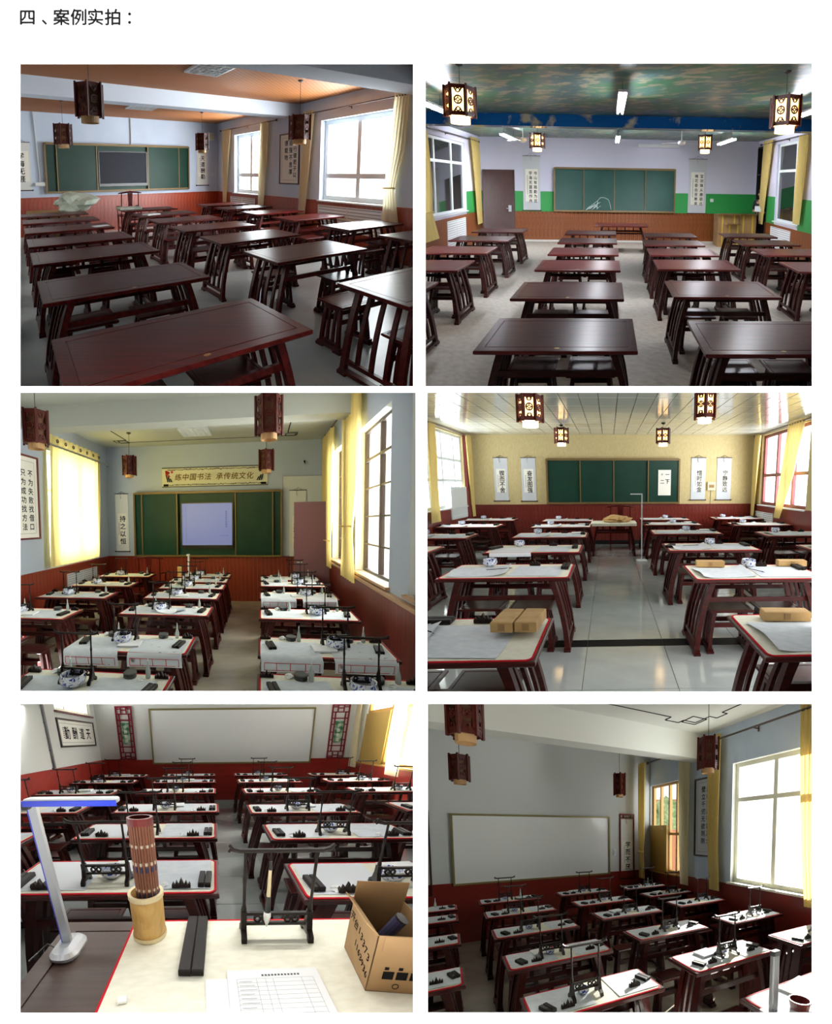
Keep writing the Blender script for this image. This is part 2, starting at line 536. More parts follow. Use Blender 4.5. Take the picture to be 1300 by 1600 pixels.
def planks(room, side, a0, a1, z0, z1, width, m, holes=(), th=.014):
    parent = {'B': room.wb, 'L': room.wl, 'R': room.wr}[side]
    if parent is None: return
    key = ('plank', room.n, side, round(z1, 3), m)
    fn = lambda: [part('plank', MB().box(-width / 2 + .0012, -th, z0, width / 2 - .0012, 0, z1), m)]
    spots = []
    a = a0 + width / 2
    rot = 0
    while a < a1:
        if not any(h[0] < a < h[1] for h in holes):
            loc, rot = wall_at(room, side, a)
            spots.append(loc)
        a += width
    child_pieces(room, parent, fn, key, 'plank', spots, rot)

def area(room, side, a0, a1, z0, z1, L, col=(1, 1, 1), off=-.25, spread=math.pi):
    """daylight standing outside a window: an area lamp parallel to the wall"""
    am, zm = (a0 + a1) / 2, (z0 + z1) / 2
    loc, _ = wall_at(room, side, am, zm, off)
    ea = room.A @ (np.array([1.0, 0, 0]) if side == 'B' else np.array([0, 1.0, 0]))
    ez = room.A @ np.array([0, 0, 1.0])
    inn = room.A @ {'B': np.array([0, -1.0, 0]), 'R': np.array([-1.0, 0, 0]), 'L': np.array([1.0, 0, 0])}[side]
    nrm = np.cross(ea, ez); nrm /= np.linalg.norm(nrm)
    if nrm @ inn < 0: nrm = -nrm
    wx = np.linalg.norm(ea) * abs(a1 - a0); ea = ea / np.linalg.norm(ea)
    up = np.cross(-nrm, ea)
    wz = abs(ez @ up) * (z1 - z0)
    ld = bpy.data.lights.new('window_daylight', 'AREA')
    ld.shape = 'RECTANGLE'; ld.size = wx; ld.size_y = wz
    ld.energy = L * math.pi * wx * wz
    ld.color = col; ld.spread = spread
    o = bpy.data.objects.new('window_daylight', ld)
    M = Matrix((ea, up, -nrm)).transposed().to_4x4()
    # lamp shines along its local -z
    z_ax = -nrm; x_ax = ea; y_ax = np.cross(z_ax, x_ax)
    M = Matrix(((x_ax[0], y_ax[0], z_ax[0]), (x_ax[1], y_ax[1], z_ax[1]), (x_ax[2], y_ax[2], z_ax[2]))).to_4x4()
    M.translation = Vector(room.w(loc))
    o.matrix_world = M
    link(o)

def overhead_fill(room, p, width, L, lean=0):
    """added fill strip across the room, hidden above the opening, shining down"""
    ex = room.A @ np.array([1.0, 0, 0]); ey = room.A @ np.array([0, 1.0, 0])
    n = np.cross(ex, ey); n /= np.linalg.norm(n)
    if n @ (room.A @ np.array([0, 0, 1.0])) < 0: n = -n
    wx = np.linalg.norm(ex) * width; ex = ex / np.linalg.norm(ex)
    n = n - lean * ey / np.linalg.norm(ey); n /= np.linalg.norm(n)
    ld = bpy.data.lights.new('fill_strip', 'AREA'); ld.shape = 'RECTANGLE'; ld.size = wx; ld.size_y = .012
    ld.energy = L * math.pi * wx * .012; ld.color = (1, .99, .96)
    y_ax = np.cross(n, ex)
    M = Matrix(((ex[0], y_ax[0], n[0]), (ex[1], y_ax[1], n[1]), (ex[2], y_ax[2], n[2]))).to_4x4()
    M.translation = Vector(room.w(p))
    o = bpy.data.objects.new('fill_strip', ld); o.matrix_world = M; link(o)

# ------------------------------------------------------------------ furniture and small things
def slatted(w, d, T, full, mtop, mleg, slats=3, top_name='tabletop', groove=True, stretch_z=.54, foot=.06, medal=False, struts=4, leg=.05):
    """table or stool: grooved top on two bowed, slatted end frames"""
    th = .034 if T > .6 else .026
    g = .06 * (w if w < 1 else 1.1)
    st = [(.012, T - th), (0, T - th + .01), (0, T - .005), (.004, T)]
    if groove:
        st += [(g, T), (g + .001, T - .005), (g + .006, T - .005), (g + .007, T)]
    P = [part(top_name, MB().slab(w, d, st), mtop)]
    zt = T - th; xt = w / 2 - .15 * w; xb = w / 2 - .035 * w
    cx = lambda z: xb - (xb - xt) * (z / zt) ** 1.8
    yl = lambda z: d / 2 - .055 - .03 * (z / zt)
    zs = [0, .12, .3, .5, .7, .86, 1]
    frames = {}
    for sx in (-1, 1):
        pieces = []
        for sy in (-1, 1):
            mb = MB().sweep([(sx * cx(k * zt), sy * yl(k * zt), k * zt) for k in zs], [leg * 1.15, leg, leg * .95, leg * .95, leg, leg * 1.1, leg * 1.25], leg)
            pieces.append(('leg', mb))
        z0 = .13 * (T / .75); z1 = zt - .03
        for k in range(slats):
            y = (k + 1) / (slats + 1) * 2 - 1
            pts = [(sx * cx(z0 + (z1 - z0) * q), y * yl(z0), z0 + (z1 - z0) * q) for q in (0, .25, .5, .75, 1)]
            pieces.append(('slat', MB().sweep(pts, .026, .036 if T > .6 else .026)))
        yb_ = yl(z0)
        pieces.append(('end_rail', MB().box(sx * cx(z0) - .016, -yb_, z0 - .03, sx * cx(z0) + .016, yb_, z0 + .005)))
        pieces.append(('end_rail', MB().box(sx * cx(zt - .04) - .022, -yl(zt), zt - .045, sx * cx(zt - .04) + .022, yl(zt), zt)))
        sk = MB().box(sx * cx(0) - .03, -yl(0) - .03, .02, sx * cx(0) + .03, yl(0) + .03, .05)
        for sy in (-1, 1):
            sk.box(sx * cx(0) - .034, sy * yl(0) - .045, 0, sx * cx(0) + .034, sy * yl(0) + .045, .03)
        pieces.append(('foot_rail', sk))
        frames[sx] = pieces
    for sx in (-1, 1):
        if full:
            for n, mb in frames[sx]: P.append(part(n, mb, mleg))
        else:
            mb = MB()
            for n, q in frames[sx]: mb.merge(q)
            P.append(part('end_frame', mb, mleg))
    xs = cx(stretch_z); ys = yl(stretch_z) - .01
    sb = []
    for sy in (-1, 1):
        sb.append(MB().box(-xs, sy * ys - .012, stretch_z - .022, xs, sy * ys + .012, stretch_z + .022))
    P += [part('stretcher', q, mleg) for q in sb]
    if struts:
        for k in range(struts):
            x = (-.62 + 1.24 * k / (struts - 1)) * xs
            P.append(part('apron_strut', MB().box(x - .018, ys - .01, stretch_z + .02, x + .018, ys + .01, zt), mleg))
    if medal:
        P.append(part('brass_medallion', MB().loft([[(.022 * math.cos(2 * math.pi * i / 14), -d / 2 + .05 + .012 * math.sin(2 * math.pi * i / 14), z) for i in range(14)] for z in (T, T + .0012)]), 'brass'))
    return P

ORD = ['first', 'second', 'third', 'fourth', 'fifth', 'sixth', 'seventh', 'eighth']

def felt_mat(w, d):
    r = .045
    a = MB().slab(w, d, [(.012, 0), (.012, .004)], r, 5)
    b = MB()
    loops = []
    for ins, z in ((0, 0), (0, .004), (.002, .006), (.011, .006), (.013, .0035)):
        t = MB().slab(w, d, [(ins, z)], r, 5)
        loops.append(t.v)
    b.loft(loops, False, False)
    return [part('felt', a, 'felt'), part('red_border', b, 'felt_red', label='red stitched border')]

def sheet(w, d, m='paper_blue', curl=.0, seed=0, drape=0, grid=False):
    rs = np.random.RandomState(seed)
    ph = rs.rand() * 6
    def fn(u, v, up=0):
        x, y = (u - .5) * w, (v - .5) * d
        z = .001 + curl * ((u - .5) ** 2 * 2 + .3 * math.sin(v * 5 + ph) * (u - .5)) ** 2 * 4 + .0008 * math.sin(7 * u + 4 * v + ph)
        return (x, y, z + up)
    nv = 10
    if drape:
        # the near part of the sheet hangs over the front edge of the desk
        def fn(u, v, up=0):
            x = (u - .5) * w
            s = (1 - v) * (d + drape)
            if s <= d: return (x, d / 2 - s, .001 + up)
            q = s - d
            return (x + .01 * math.sin(u * 6 + ph), -d / 2 - .012 - .012 * math.sin(q * 22 + u * 2) - up, .001 - q)
    mb = MB().grid(lambda u, v: fn(u, v, .0012), 10, nv)
    lo = MB().grid(lambda u, v: fn(u, v, 0), 10, nv)
    mb.merge(lo)
    P = [part('sheet', mb, m, smooth=True)]
    if grid:
        g = MB()
        for k in range(5):
            u = .06 + .88 * k / 4
            p = [fn(u + e, v, .002) for v in (0.02, .1, .17) for e in (-.006, .006)]
            g.add(p, [(0, 1, 3, 2), (2, 3, 5, 4)])
        for v in (.03, .17):
            p = [fn(u, v + e, .002) for u in np.linspace(.06, .94, 9) for e in (-.006, .006)]
            g.add(p, [(2 * i, 2 * i + 2, 2 * i + 3, 2 * i + 1) for i in range(8)])
        P.append(part('printed_grid', g, 'ink_red', label='red printed practice squares'))
    return P

def brush_rack(w=.26, h=.34, detail=True):
    P = []
    xs = w / 2
    bar = MB()
    pts = [(-xs - .06, 0, h + .022), (-xs - .045, 0, h + .006), (-xs - .02, 0, h), (xs + .02, 0, h), (xs + .045, 0, h + .006), (xs + .06, 0, h + .022)]
    bar.tube(pts, [.006, .010, .009, .009, .010, .006], 8)
    for sx in (-1, 1):
        bar.tube([(sx * (xs + .052), 0, h + .008), (sx * (xs + .062), 0, h - .004)], [.007, .004], 6)
    P.append(part('top_bar', bar, 'rack_black'))
    for sx in (-1, 1):
        P.append(part('post', MB().lathe([(.007, .03), (.009, .10), (.011, .12), (.006, .14), (.006, .22), (.008, .24), (.006, .26), (.006, h)], 8, sx * xs), 'rack_black', smooth=True))
        ft = MB()
        prof = [(-.055, 0), (-.04, 0), (-.03, .02), (.03, .02), (.04, 0), (.055, 0), (.05, .022), (.025, .04), (.014, .075), (.012, .11), (-.012, .11), (-.014, .075), (-.025, .04), (-.05, .022)]
        ft.loft([[(sx * xs + e, y, z) for y, z in prof] for e in (-.011, .011)])
        P.append(part('foot', ft, 'rack_black'))
    for z in (.055, .098):
        P.append(part('rail', MB().box(-xs, -.007, z - .006, xs, .007, z + .006), 'rack_black'))
    if detail:
        for sx in (-1, 1):
            orn = MB()
            for dx in (-.015, .015):
                orn.ring(sx * w * .23 + dx, .076, .008, .016, -.005, .005, 12)
            P.append(part('scroll_ornament', orn, 'rack_black', label='carved scroll ornament'))
    return P

def brush_rest():
    pr = [(-.05, 0), (-.05, .018), (-.043, .03), (-.035, .014), (-.026, .04), (-.015, .016), (0, .055), (.015, .016), (.026, .04), (.035, .014), (.043, .03), (.05, .018), (.05, 0)]
    mb = MB()
    top = [(x, z) for x, z in pr[1:-1]]
    vs = []; fs = []
    for y in (-.011, .011):
        for x, z in top: vs.append((x, y, z))
        for x, z in top: vs.append((x, y, 0))
    n = len(top)
    for i in range(n - 1):
        fs += [(i, i + 1, n + i + 1, n + i), (2 * n + i, 3 * n + i, 3 * n + i + 1, 2 * n + i + 1), (i, 2 * n + i, 2 * n + i + 1, i + 1), (n + i, n + i + 1, 3 * n + i + 1, 3 * n + i)]
    fs += [(0, n, 3 * n, 2 * n), (n - 1, 3 * n - 1, 4 * n - 1, 2 * n - 1)]
    mb.add(vs, fs)
    return [part('brush_rest', mb, 'rest_wood')]

def paperweight(l=.2, w=.032):
    return [part('paperweight', MB().slab(w, l, [(.001, 0), (0, .002), (0, .022), (.003, .026)]), 'weight_black')]

def bowl(r=.055):
    pr = [(r * .55, 0), (r * .62, .004), (r * .95, r * .35), (r * 1.05, r * .62), (r * .92, r * .98), (r * .96, r * 1.05), (r * .88, r * 1.05), (r * .84, r * .95), (r * .95, r * .6), (r * .8, r * .25), (r * .2, r * .16)]
    return [part('bowl', MB().lathe(pr, 24), 'porcelain', smooth=True),
            part('water_surface', MB().lathe([(r * .9, r * .42), (r * .9, r * .43)], 20), 'porcelain_white')]

def inkstone(r=.048):
    return [part('base', MB().lathe([(r * .92, 0), (r, .004), (r, .02), (r * .96, .022)], 22), 'inkstone', smooth=False),
            part('lid', MB().lathe([(r * 1.0, .0225), (r * 1.02, .026), (r * 1.02, .036), (r * .9, .041)], 22), 'inkstone')]

def bottle():
    return [part('body', MB().lathe([(.017, 0), (.019, .004), (.019, .055), (.007, .10), (.005, .125), (.003, .126)], 14), 'bottle_clear', smooth=True),
            part('tip', MB().lathe([(.006, .10), (.004, .14), (.0015, .15)], 10), 'plastic_bag', smooth=True)]

def crumple(r=.05, seed=1, m='plastic_bag', flat=.5):
    rs = np.random.RandomState(seed)
    bm = bmesh.new()
    bmesh.ops.create_icosphere(bm, subdivisions=3, radius=r)
    k = rs.randn(6, 3) * 14 / r * .05
    ph = rs.rand(6) * 6
    mb = MB()
    vs = []
    for v in bm.verts:
        p = np.array(v.co)
        s = 1 + sum(.09 * math.sin(k[i] @ p * 6 + ph[i]) for i in range(6))
        q = p * s
        vs.append((q[0], q[1], max(0, (q[2] + r * .55)) * flat))
    fs = [tuple(x.index for x in f.verts) for f in bm.faces]
    bm.verts.index_update()
    mb.add(vs, fs)
    bm.free()
    return [part('bag', mb, m)]

def book(w=.21, d=.27, h=.012, cover='book_white'):
    return [part('pages', MB().box(-w / 2 + .003, -d / 2 + .003, .002, w / 2 - .002, d / 2 - .003, h - .002), 'paper'),
            part('cover', MB().box(-w / 2, -d / 2, h - .002, w / 2, d / 2, h).box(-w / 2, -d / 2, 0, w / 2, d / 2, .002).box(-w / 2, -d / 2, .002, -w / 2 + .002, d / 2, h - .002), cover)]

def brush(l=.2):
    return [part('handle', MB().tube([(-l / 2, 0, .005), (l * .32, 0, .005)], .0035, 8), 'rest_wood'),
            part('bristles', MB().tube([(l * .32, 0, .005), (l * .38, 0, .005), (l * .5, 0, .003)], [.0035, .005, .001], 8), 'ink')]

# ------------------------------------------------------------------ lantern
def lantern(R=.17, H=.36, cord=.3, lit=False, rose=True, rot0=0):
    P = []
    m = 'lantern_wood'
    vx = [(R * math.cos(math.radians(60 * i + rot0)), R * math.sin(math.radians(60 * i + rot0))) for i in range(6)]
    ring = MB()
    for z0, z1 in ((H - .03, H), (.0, .03)):
        for a, b in ((R, R * .86),):
            lo = [[(r * math.cos(math.radians(60 * i + rot0)), r * math.sin(math.radians(60 * i + rot0)), z) for i in range(6)] for r, z in ((a, z0), (a, z1), (b, z1), (b, z0), (a, z0))]
            ring.loft(lo, False, False)
    ring.loft([[(R * .9 * math.cos(math.radians(60 * i + rot0)), R * .9 * math.sin(math.radians(60 * i + rot0)), z) for i in range(6)] for z in (H - .012, H - .004)])
    P.append(part('frame', ring, m))
    for x, y in vx:
        k = 1.03
        P.append(part('post', MB().lathe([(.016, -.012), (.016, H + .012)], 4, x * k, y * k), m))
    side = R
    for i in range(6):
        a0 = math.radians(60 * i + 30 + rot0)
        ap = R * math.cos(math.radians(30))
        t = MB()
        hw = side / 2 - .012
        b = .014
        for x0, x1, z0, z1 in ((-hw, -hw + b, .03, H - .03), (hw - b, hw, .03, H - .03), (-hw, hw, .03, .03 + b), (-hw, hw, H - .03 - b, H - .03)):
            t.box(x0, -.005, z0, x1, .005, z1)
        rr = min(hw - b, .055) * .95
        t.ring(0, H / 2, rr * .68, rr, -.005, .005, 16)
        t.ring(0, H / 2, rr * .22, rr * .45, -.005, .005, 10)
        for q in (0, 90, 180, 270):
            ca, sa = math.cos(math.radians(q)), math.sin(math.radians(q))
            t.cbox(rr * .58 * ca, 0, H / 2 + rr * .58 * sa, .012, .008, .02)
        for s_ in (-1, 1):
            zc_ = H / 2 + s_ * (H * .30)
            t.ring(0, zc_, rr * .3, rr * .55, -.005, .005, 8)
            for sx in (-1, 1):
                t.add([(sx * (hw - b), -.004, zc_ + s_ * .045), (sx * (hw - b - .03), -.004, zc_ + s_ * .045), (sx * .01, -.004, zc_ - s_ * .02), (sx * .024, -.004, zc_ - s_ * .02),
                       (sx * (hw - b), .004, zc_ + s_ * .045), (sx * (hw - b - .03), .004, zc_ + s_ * .045), (sx * .01, .004, zc_ - s_ * .02), (sx * .024, .004, zc_ - s_ * .02)],
                      [(0, 1, 2, 3), (4, 5, 6, 7), (0, 3, 7, 4), (1, 2, 6, 5)])
        ca, sa = math.cos(a0), math.sin(a0)
        t.xform(lambda x, y, z: ((ap + y) * ca - x * sa, (ap + y) * sa + x * ca, z))
        P.append(part('carved_panel', t, m))
    q = R * .84
    inner = MB().loft([[(q * math.cos(math.radians(60 * i + rot0)), q * math.sin(math.radians(60 * i + rot0)), z) for i in range(6)] for z in (.012, H - .014)], True, False)
    P.append(part('inner_shade', inner, 'lantern_lit' if lit else 'lantern_paper'))
    rb = R * .64
    hb = R * .42
    P.append(part('lower_shade', MB().lathe([(rb, .01), (rb, -hb), (rb * .94, -hb), (rb * .94, .008)], 24, caps=(False, False)), 'lantern_lit_low' if lit else 'lantern_bamboo', smooth=False))
    P.append(part('cord', MB().tube([(0, 0, H - .01), (0, 0, H + cord)], .004, 6), 'cord'))
    if rose:
        P.append(part('ceiling_rose', MB().lathe([(.045, H + cord), (.045, H + cord - .015), (.02, H + cord - .03)], 16), 'cord'))
    return P

# ------------------------------------------------------------------ lettering
GLYPH = {}
def glyph(ch, bold=.012):
    key = (ch, bold)
    if key not in GLYPH:
        cu = bpy.data.curves.new('g', 'FONT'); cu.body = ch; cu.resolution_u = 2; cu.offset = bold
        o = bpy.data.objects.new('g', cu); COL.objects.link(o)
        dg = bpy.context.evaluated_depsgraph_get()
        me = bpy.data.meshes.new_from_object(o.evaluated_get(dg))
        v = np.array([tuple(x.co) for x in me.vertices]) if len(me.vertices) else np.zeros((0, 3))
        f = [tuple(p.vertices) for p in me.polygons]
        bpy.data.objects.remove(o); bpy.data.meshes.remove(me); bpy.data.curves.remove(cu)
        if len(v):
            v[:, 0] -= (v[:, 0].min() + v[:, 0].max()) / 2
            v[:, 1] -= .38
        GLYPH[key] = (v, f)
    return GLYPH[key]

def letters(items, y=-.002, shear=0.0, bold=.018):
    """items = [(char, x, z, size)], flat print facing -y"""
    mb = MB()
    for ch, x, z, s in items:
        v, f = glyph(ch, 0)
        for q, (dx, dz) in enumerate(((0, 0), (-bold, 0), (bold, 0), (0, -bold), (0, bold))):      # brush weight
            if len(v): mb.add([(x + (p[0] + dx + shear * p[1]) * s, y - q * 2e-5, z + (p[1] + dz) * s) for p in v], f)
    return mb

def column(text, x, z0, step, size):
    return [(c, x, z0 - i * step, size) for i, c in enumerate(text)]

def dashes(x, z0, z1, w, step):
    mb = MB(); z = z0
    while z > z1:
        mb.add([(x - w, -.002, z), (x + w, -.002, z), (x + w, -.002, z - step * .55), (x - w, -.002, z - step * .55)], [(0, 1, 2, 3)]); z -= step
    return mb

# ------------------------------------------------------------------ wall fittings (facing -y, origin on the wall)
def hanging_scroll(w, h, cols, size, step, inner=(.12, .8, .2, .8), body='scroll_silk', dash=None, cord_h=.06, z0=None):
    """origin at the bottom centre; inner = x0, x1, z0, z1 as fractions of the silk"""
    P = [part('silk', MB().box(-w / 2, -.008, 0, w / 2, -.004, h), body)]
    x0, x1, a, b = inner
    P.append(part('paper_panel', MB().box(-w / 2 + x0 * w, -.0095, a * h, -w / 2 + x1 * w, -.008, b * h), 'scroll_paper'))
    P.append(part('top_rod', MB().tube([(-w / 2 - .01, -.01, h), (w / 2 + .01, -.01, h)], .008, 8), 'frame_dark'))
    P.append(part('roller', MB().tube([(-w / 2 - .035, -.015, -.005), (-w / 2 - .01, -.015, -.005), (-w / 2, -.015, -.005), (w / 2, -.015, -.005), (w / 2 + .01, -.015, -.005), (w / 2 + .035, -.015, -.005)], [.016, .016, .012, .012, .016, .016], 10), 'frame_dark'))
    P.append(part('hanging_cord', MB().tube([(-w * .3, -.01, h), (0, -.01, h + cord_h), (w * .3, -.01, h)], .004, 6).tube([(-.01, -.012, h + cord_h * .7), (-.03, -.012, h - .05), (-.01, -.012, h - .12)], .003, 6), 'frame_dark'))
    it = []
    for x, text in cols:
        zt = (b - .045) * h - size * .4 if z0 is None else z0
        it += column(text, x, zt, step, size)
    P.append(part('lettering', letters(it, -.0105), 'ink', label='brushed black calligraphy'))
    if dash:
        P.append(part('small_lettering', dashes(*dash).xform(lambda x, y, z: (x, -.0105, z)), 'ink_grey'))
    return P

def picture(w, h, items, frame='frame_dark', bar=.03, paper='scroll_paper', line=True):
    P = []
    f = MB().box(-w / 2, -.03, 0, -w / 2 + bar, 0, h).box(w / 2 - bar, -.03, 0, w / 2, 0, h).box(-w / 2 + bar, -.03, 0, w / 2 - bar, 0, bar).box(-w / 2 + bar, -.03, h - bar, w / 2 - bar, 0, h)
    P.append(part('frame', f, frame))
    P.append(part('paper', MB().box(-w / 2 + bar, -.012, bar, w / 2 - bar, -.006, h - bar), paper))
    if line:
        g = MB(); e = bar + .06 * min(w, h) + .02; t = .004
        for x0, x1, z0, z1 in ((-w / 2 + e, w / 2 - e, e, e + t), (-w / 2 + e, w / 2 - e, h - e - t, h - e), (-w / 2 + e, -w / 2 + e + t, e, h - e), (w / 2 - e - t, w / 2 - e, e, h - e)):
            g.add([(x0, -.0125, z0), (x1, -.0125, z0), (x1, -.0125, z1), (x0, -.0125, z1)], [(0, 1, 2, 3)])
        P.append(part('border_line', g, 'ink_grey'))
    P.append(part('lettering', letters(items, -.0135), 'ink', label='brushed black calligraphy'))
    return P

def chalkboard(w, h, rails, green='board_green', frame='board_frame', bar=.045, proud=.06, screen=None, lit=False, crack=None, notray=False):
    """rails = x of the upright rails (from the left edge); panels lie between them; screen = (x0, x1, z0, z1)"""
    P = []
    f = MB().box(0, -proud, 0, bar, 0, h).box(w - bar, -proud, 0, w, 0, h)
    f.box(bar, -proud, 0, w - bar, 0, bar).box(bar, -proud - .02, h - bar, w - bar, 0, h + .01)
    P.append(part('frame', f, frame))
    xs = [bar] + list(rails) + [w - bar]
    for i in range(len(xs) - 1):
        a, b = xs[i], xs[i + 1]
        if screen and a - .02 <= screen[0] and b + .02 >= screen[1]:
            P.append(part('panel', MB().box(a, -.02, bar, b, -.005, h - bar), green)); continue
        P.append(part('panel', MB().box(a, -.035 - .012 * (i % 2), bar, b, -.02, h - bar), green))
    for x in rails:
        P.append(part('upright_rail', MB().box(x - .014, -proud + .004, bar, x + .014, -.01, h - bar), frame))
    if screen:
        a, b, z0, z1 = screen
        n = len(P)
        e = .03
        P.append(part('screen_bezel', MB().box(a, -.055, z0, a + e, -.02, z1).box(b - e, -.055, z0, b, -.02, z1).box(a + e, -.055, z0, b - e, -.02, z0 + .08).box(a + e, -.055, z1 - e, b - e, -.02, z1), 'black_plastic'))
        P.append(part('screen', MB().box(a + e, -.045, z0 + .08, b - e, -.025, z1 - e), 'screen_lit' if lit else 'screen_dark', sub=n))
        if lit:
            t = MB()
            for k in range(9):
                t.box(b - e - .16, -.048, z1 - .24 - k * .045, b - e - .12, -.045, z1 - .21 - k * .045)
            t.box(b - e - .3, -.048, z0 + .3, b - e - .08, -.045, z0 + .31)
            t.box(a + e + .1, -.048, z0 + .12, a + e + .105, -.045, z1 - .1)
            P.append(part('toolbar', t, 'screen_bar', sub=n))
    if crack:
        P.append(part('crack_marks', crack, 'board_crack', label='white spidery crack in the panel'))
    return P

def whiteboard(w, h, bar=.035):
    return [part('surface', MB().box(bar, -.02, bar, w - bar, -.005, h - bar), 'whiteboard'),
            part('frame', MB().box(0, -.035, 0, bar, 0, h).box(w - bar, -.035, 0, w, 0, h).box(bar, -.035, 0, w - bar, 0, bar).box(bar, -.035, h - bar, w - bar, 0, h), 'whiteboard_frame')]

def curtain(ctrl, pleats=7, amp=.03, m='curtain', off=.10, tie=None):
    """ctrl = [(z, x_left, x_right)] from top to bottom in wall coordinates"""
    zs = [c[0] for c in ctrl]
    def fn(u, v):
        z = ctrl[0][0] + (ctrl[-1][0] - ctrl[0][0]) * v
        l = np.interp(-z, [-q for q in zs], [c[1] for c in ctrl]); r = np.interp(-z, [-q for q in zs], [c[2] for c in ctrl])
        a = amp * (.6 + .4 * math.sin(3 * v + 1)) * min(1.0, .5 + (r - l) / max(1e-3, ctrl[0][2] - ctrl[0][1]) * .5)
        return (l + (r - l) * u, -off - a * math.sin(u * pleats * 2 * math.pi + .8 * math.sin(4 * v)), z)
    P = [part('cloth', MB().grid(fn, pleats * 6, 16), m, smooth=True)]
    if tie:
        z, l, r = tie
        P.append(part('tie_band', MB().tube([(l - .01, -off, z), (l, -off - amp - .015, z - .005), ((l + r) / 2, -off - amp - .025, z), (r, -off - amp - .015, z + .005), (r + .01, -off, z)], .014, 8), m))
    return P

def rod(x0, x1, r=.014, m='rod', off=.1, brackets=()):
    P = [part('pole', MB().tube([(x0, -off, 0), (x1, -off, 0)], r, 10), m)]
    for x in (x0, x1):
        P.append(part('finial', MB().lathe([(.002, -.03), (r * 2, -.012), (r * 2, .012), (.002, .03)], 10).xform(lambda a, b, c: (x + c, -off + b, a)), m))
    for x in brackets:
        P.append(part('bracket', MB().box(x - .008, -off, -.02, x + .008, 0, -.006).box(x - .012, -.01, -.05, x + .012, 0, .03), m))
    return P

def window(w, h, vbars, hbars, m='window_white', bar=.05, depth=.16, pane='pane_clear', wall='wall_blue', sill=None, thin=None, split=None):
    """origin at the lower left of the opening, in the wall plane; the frame sits back in the wall (+y).
    vbars / hbars = offsets of mullions; split = {(col,row): [offsets]} thin glazing bars"""
    P = []
    d0, d1 = depth - .06, depth
    rv = MB().box(-.002, 0, 0, 0, depth, h).box(w, 0, 0, w + .002, depth, h).box(0, 0, h, w, depth, h + .002).box(0, 0, -.002, w, depth, 0)
    P.append(part('reveal', rv, wall))
    f = MB().box(0, d0, 0, bar, d1, h).box(w - bar, d0, 0, w, d1, h).box(bar, d0, 0, w - bar, d1, bar).box(bar, d0, h - bar, w - bar, d1, h)
    P.append(part('window_frame', f, m))
    fi = len(P) - 1
    xs = [0] + list(vbars) + [w]; zs = [0] + list(hbars) + [h]
    for x in vbars: P.append(part('mullion', MB().box(x - bar / 2, d0 - .005, bar, x + bar / 2, d1, h - bar), m))
    for z in hbars: P.append(part('transom', MB().box(bar, d0 - .008, z - bar / 2, w - bar, d1 - .002, z + bar / 2), m))
    for i in range(len(xs) - 1):
        for j in range(len(zs) - 1):
            P.append(part('pane', MB().box(xs[i] + .01, d0 + .025, zs[j] + .01, xs[i + 1] - .01, d0 + .031, zs[j + 1] - .01), pane))
    if thin:
        for z in thin: P.append(part('glazing_bar', MB().box(bar, d0 + .005, z - .012, w - bar, d1 - .02, z + .012), m))
    if sill:
        P.append(part('window_sill', MB().box(-.04, -.05, -.03, w + .04, depth, 0), sill))
    return P

def louvre(w, h, n=8):
    f = MB().box(0, -.02, 0, .02, 0, h).box(w - .02, -.02, 0, w, 0, h).box(.02, -.02, 0, w - .02, 0, .02).box(.02, -.02, h - .02, w - .02, 0, h).box(w / 2 - .01, -.02, .02, w / 2 + .01, 0, h - .02)
    P = [part('frame', f, 'white_metal'), part('backing', MB().box(.02, -.0035, .02, w - .02, 0, h - .02), 'louvre_back')]
    for k in range(n):
        z = .03 + (h - .06) * (k + .5) / n
        s = (h - .06) / n * .36
        P.append(part('slat', MB().add([(.02, -.016, z - s), (w - .02, -.016, z - s), (w - .02, -.004, z + s), (.02, -.004, z + s), (.02, -.013, z - s), (w - .02, -.013, z - s), (w - .02, -.001, z + s), (.02, -.001, z + s)],
                                       [(0, 1, 2, 3), (4, 7, 6, 5), (0, 4, 5, 1), (3, 2, 6, 7), (0, 3, 7, 4), (1, 5, 6, 2)]), 'white_metal'))
    return P

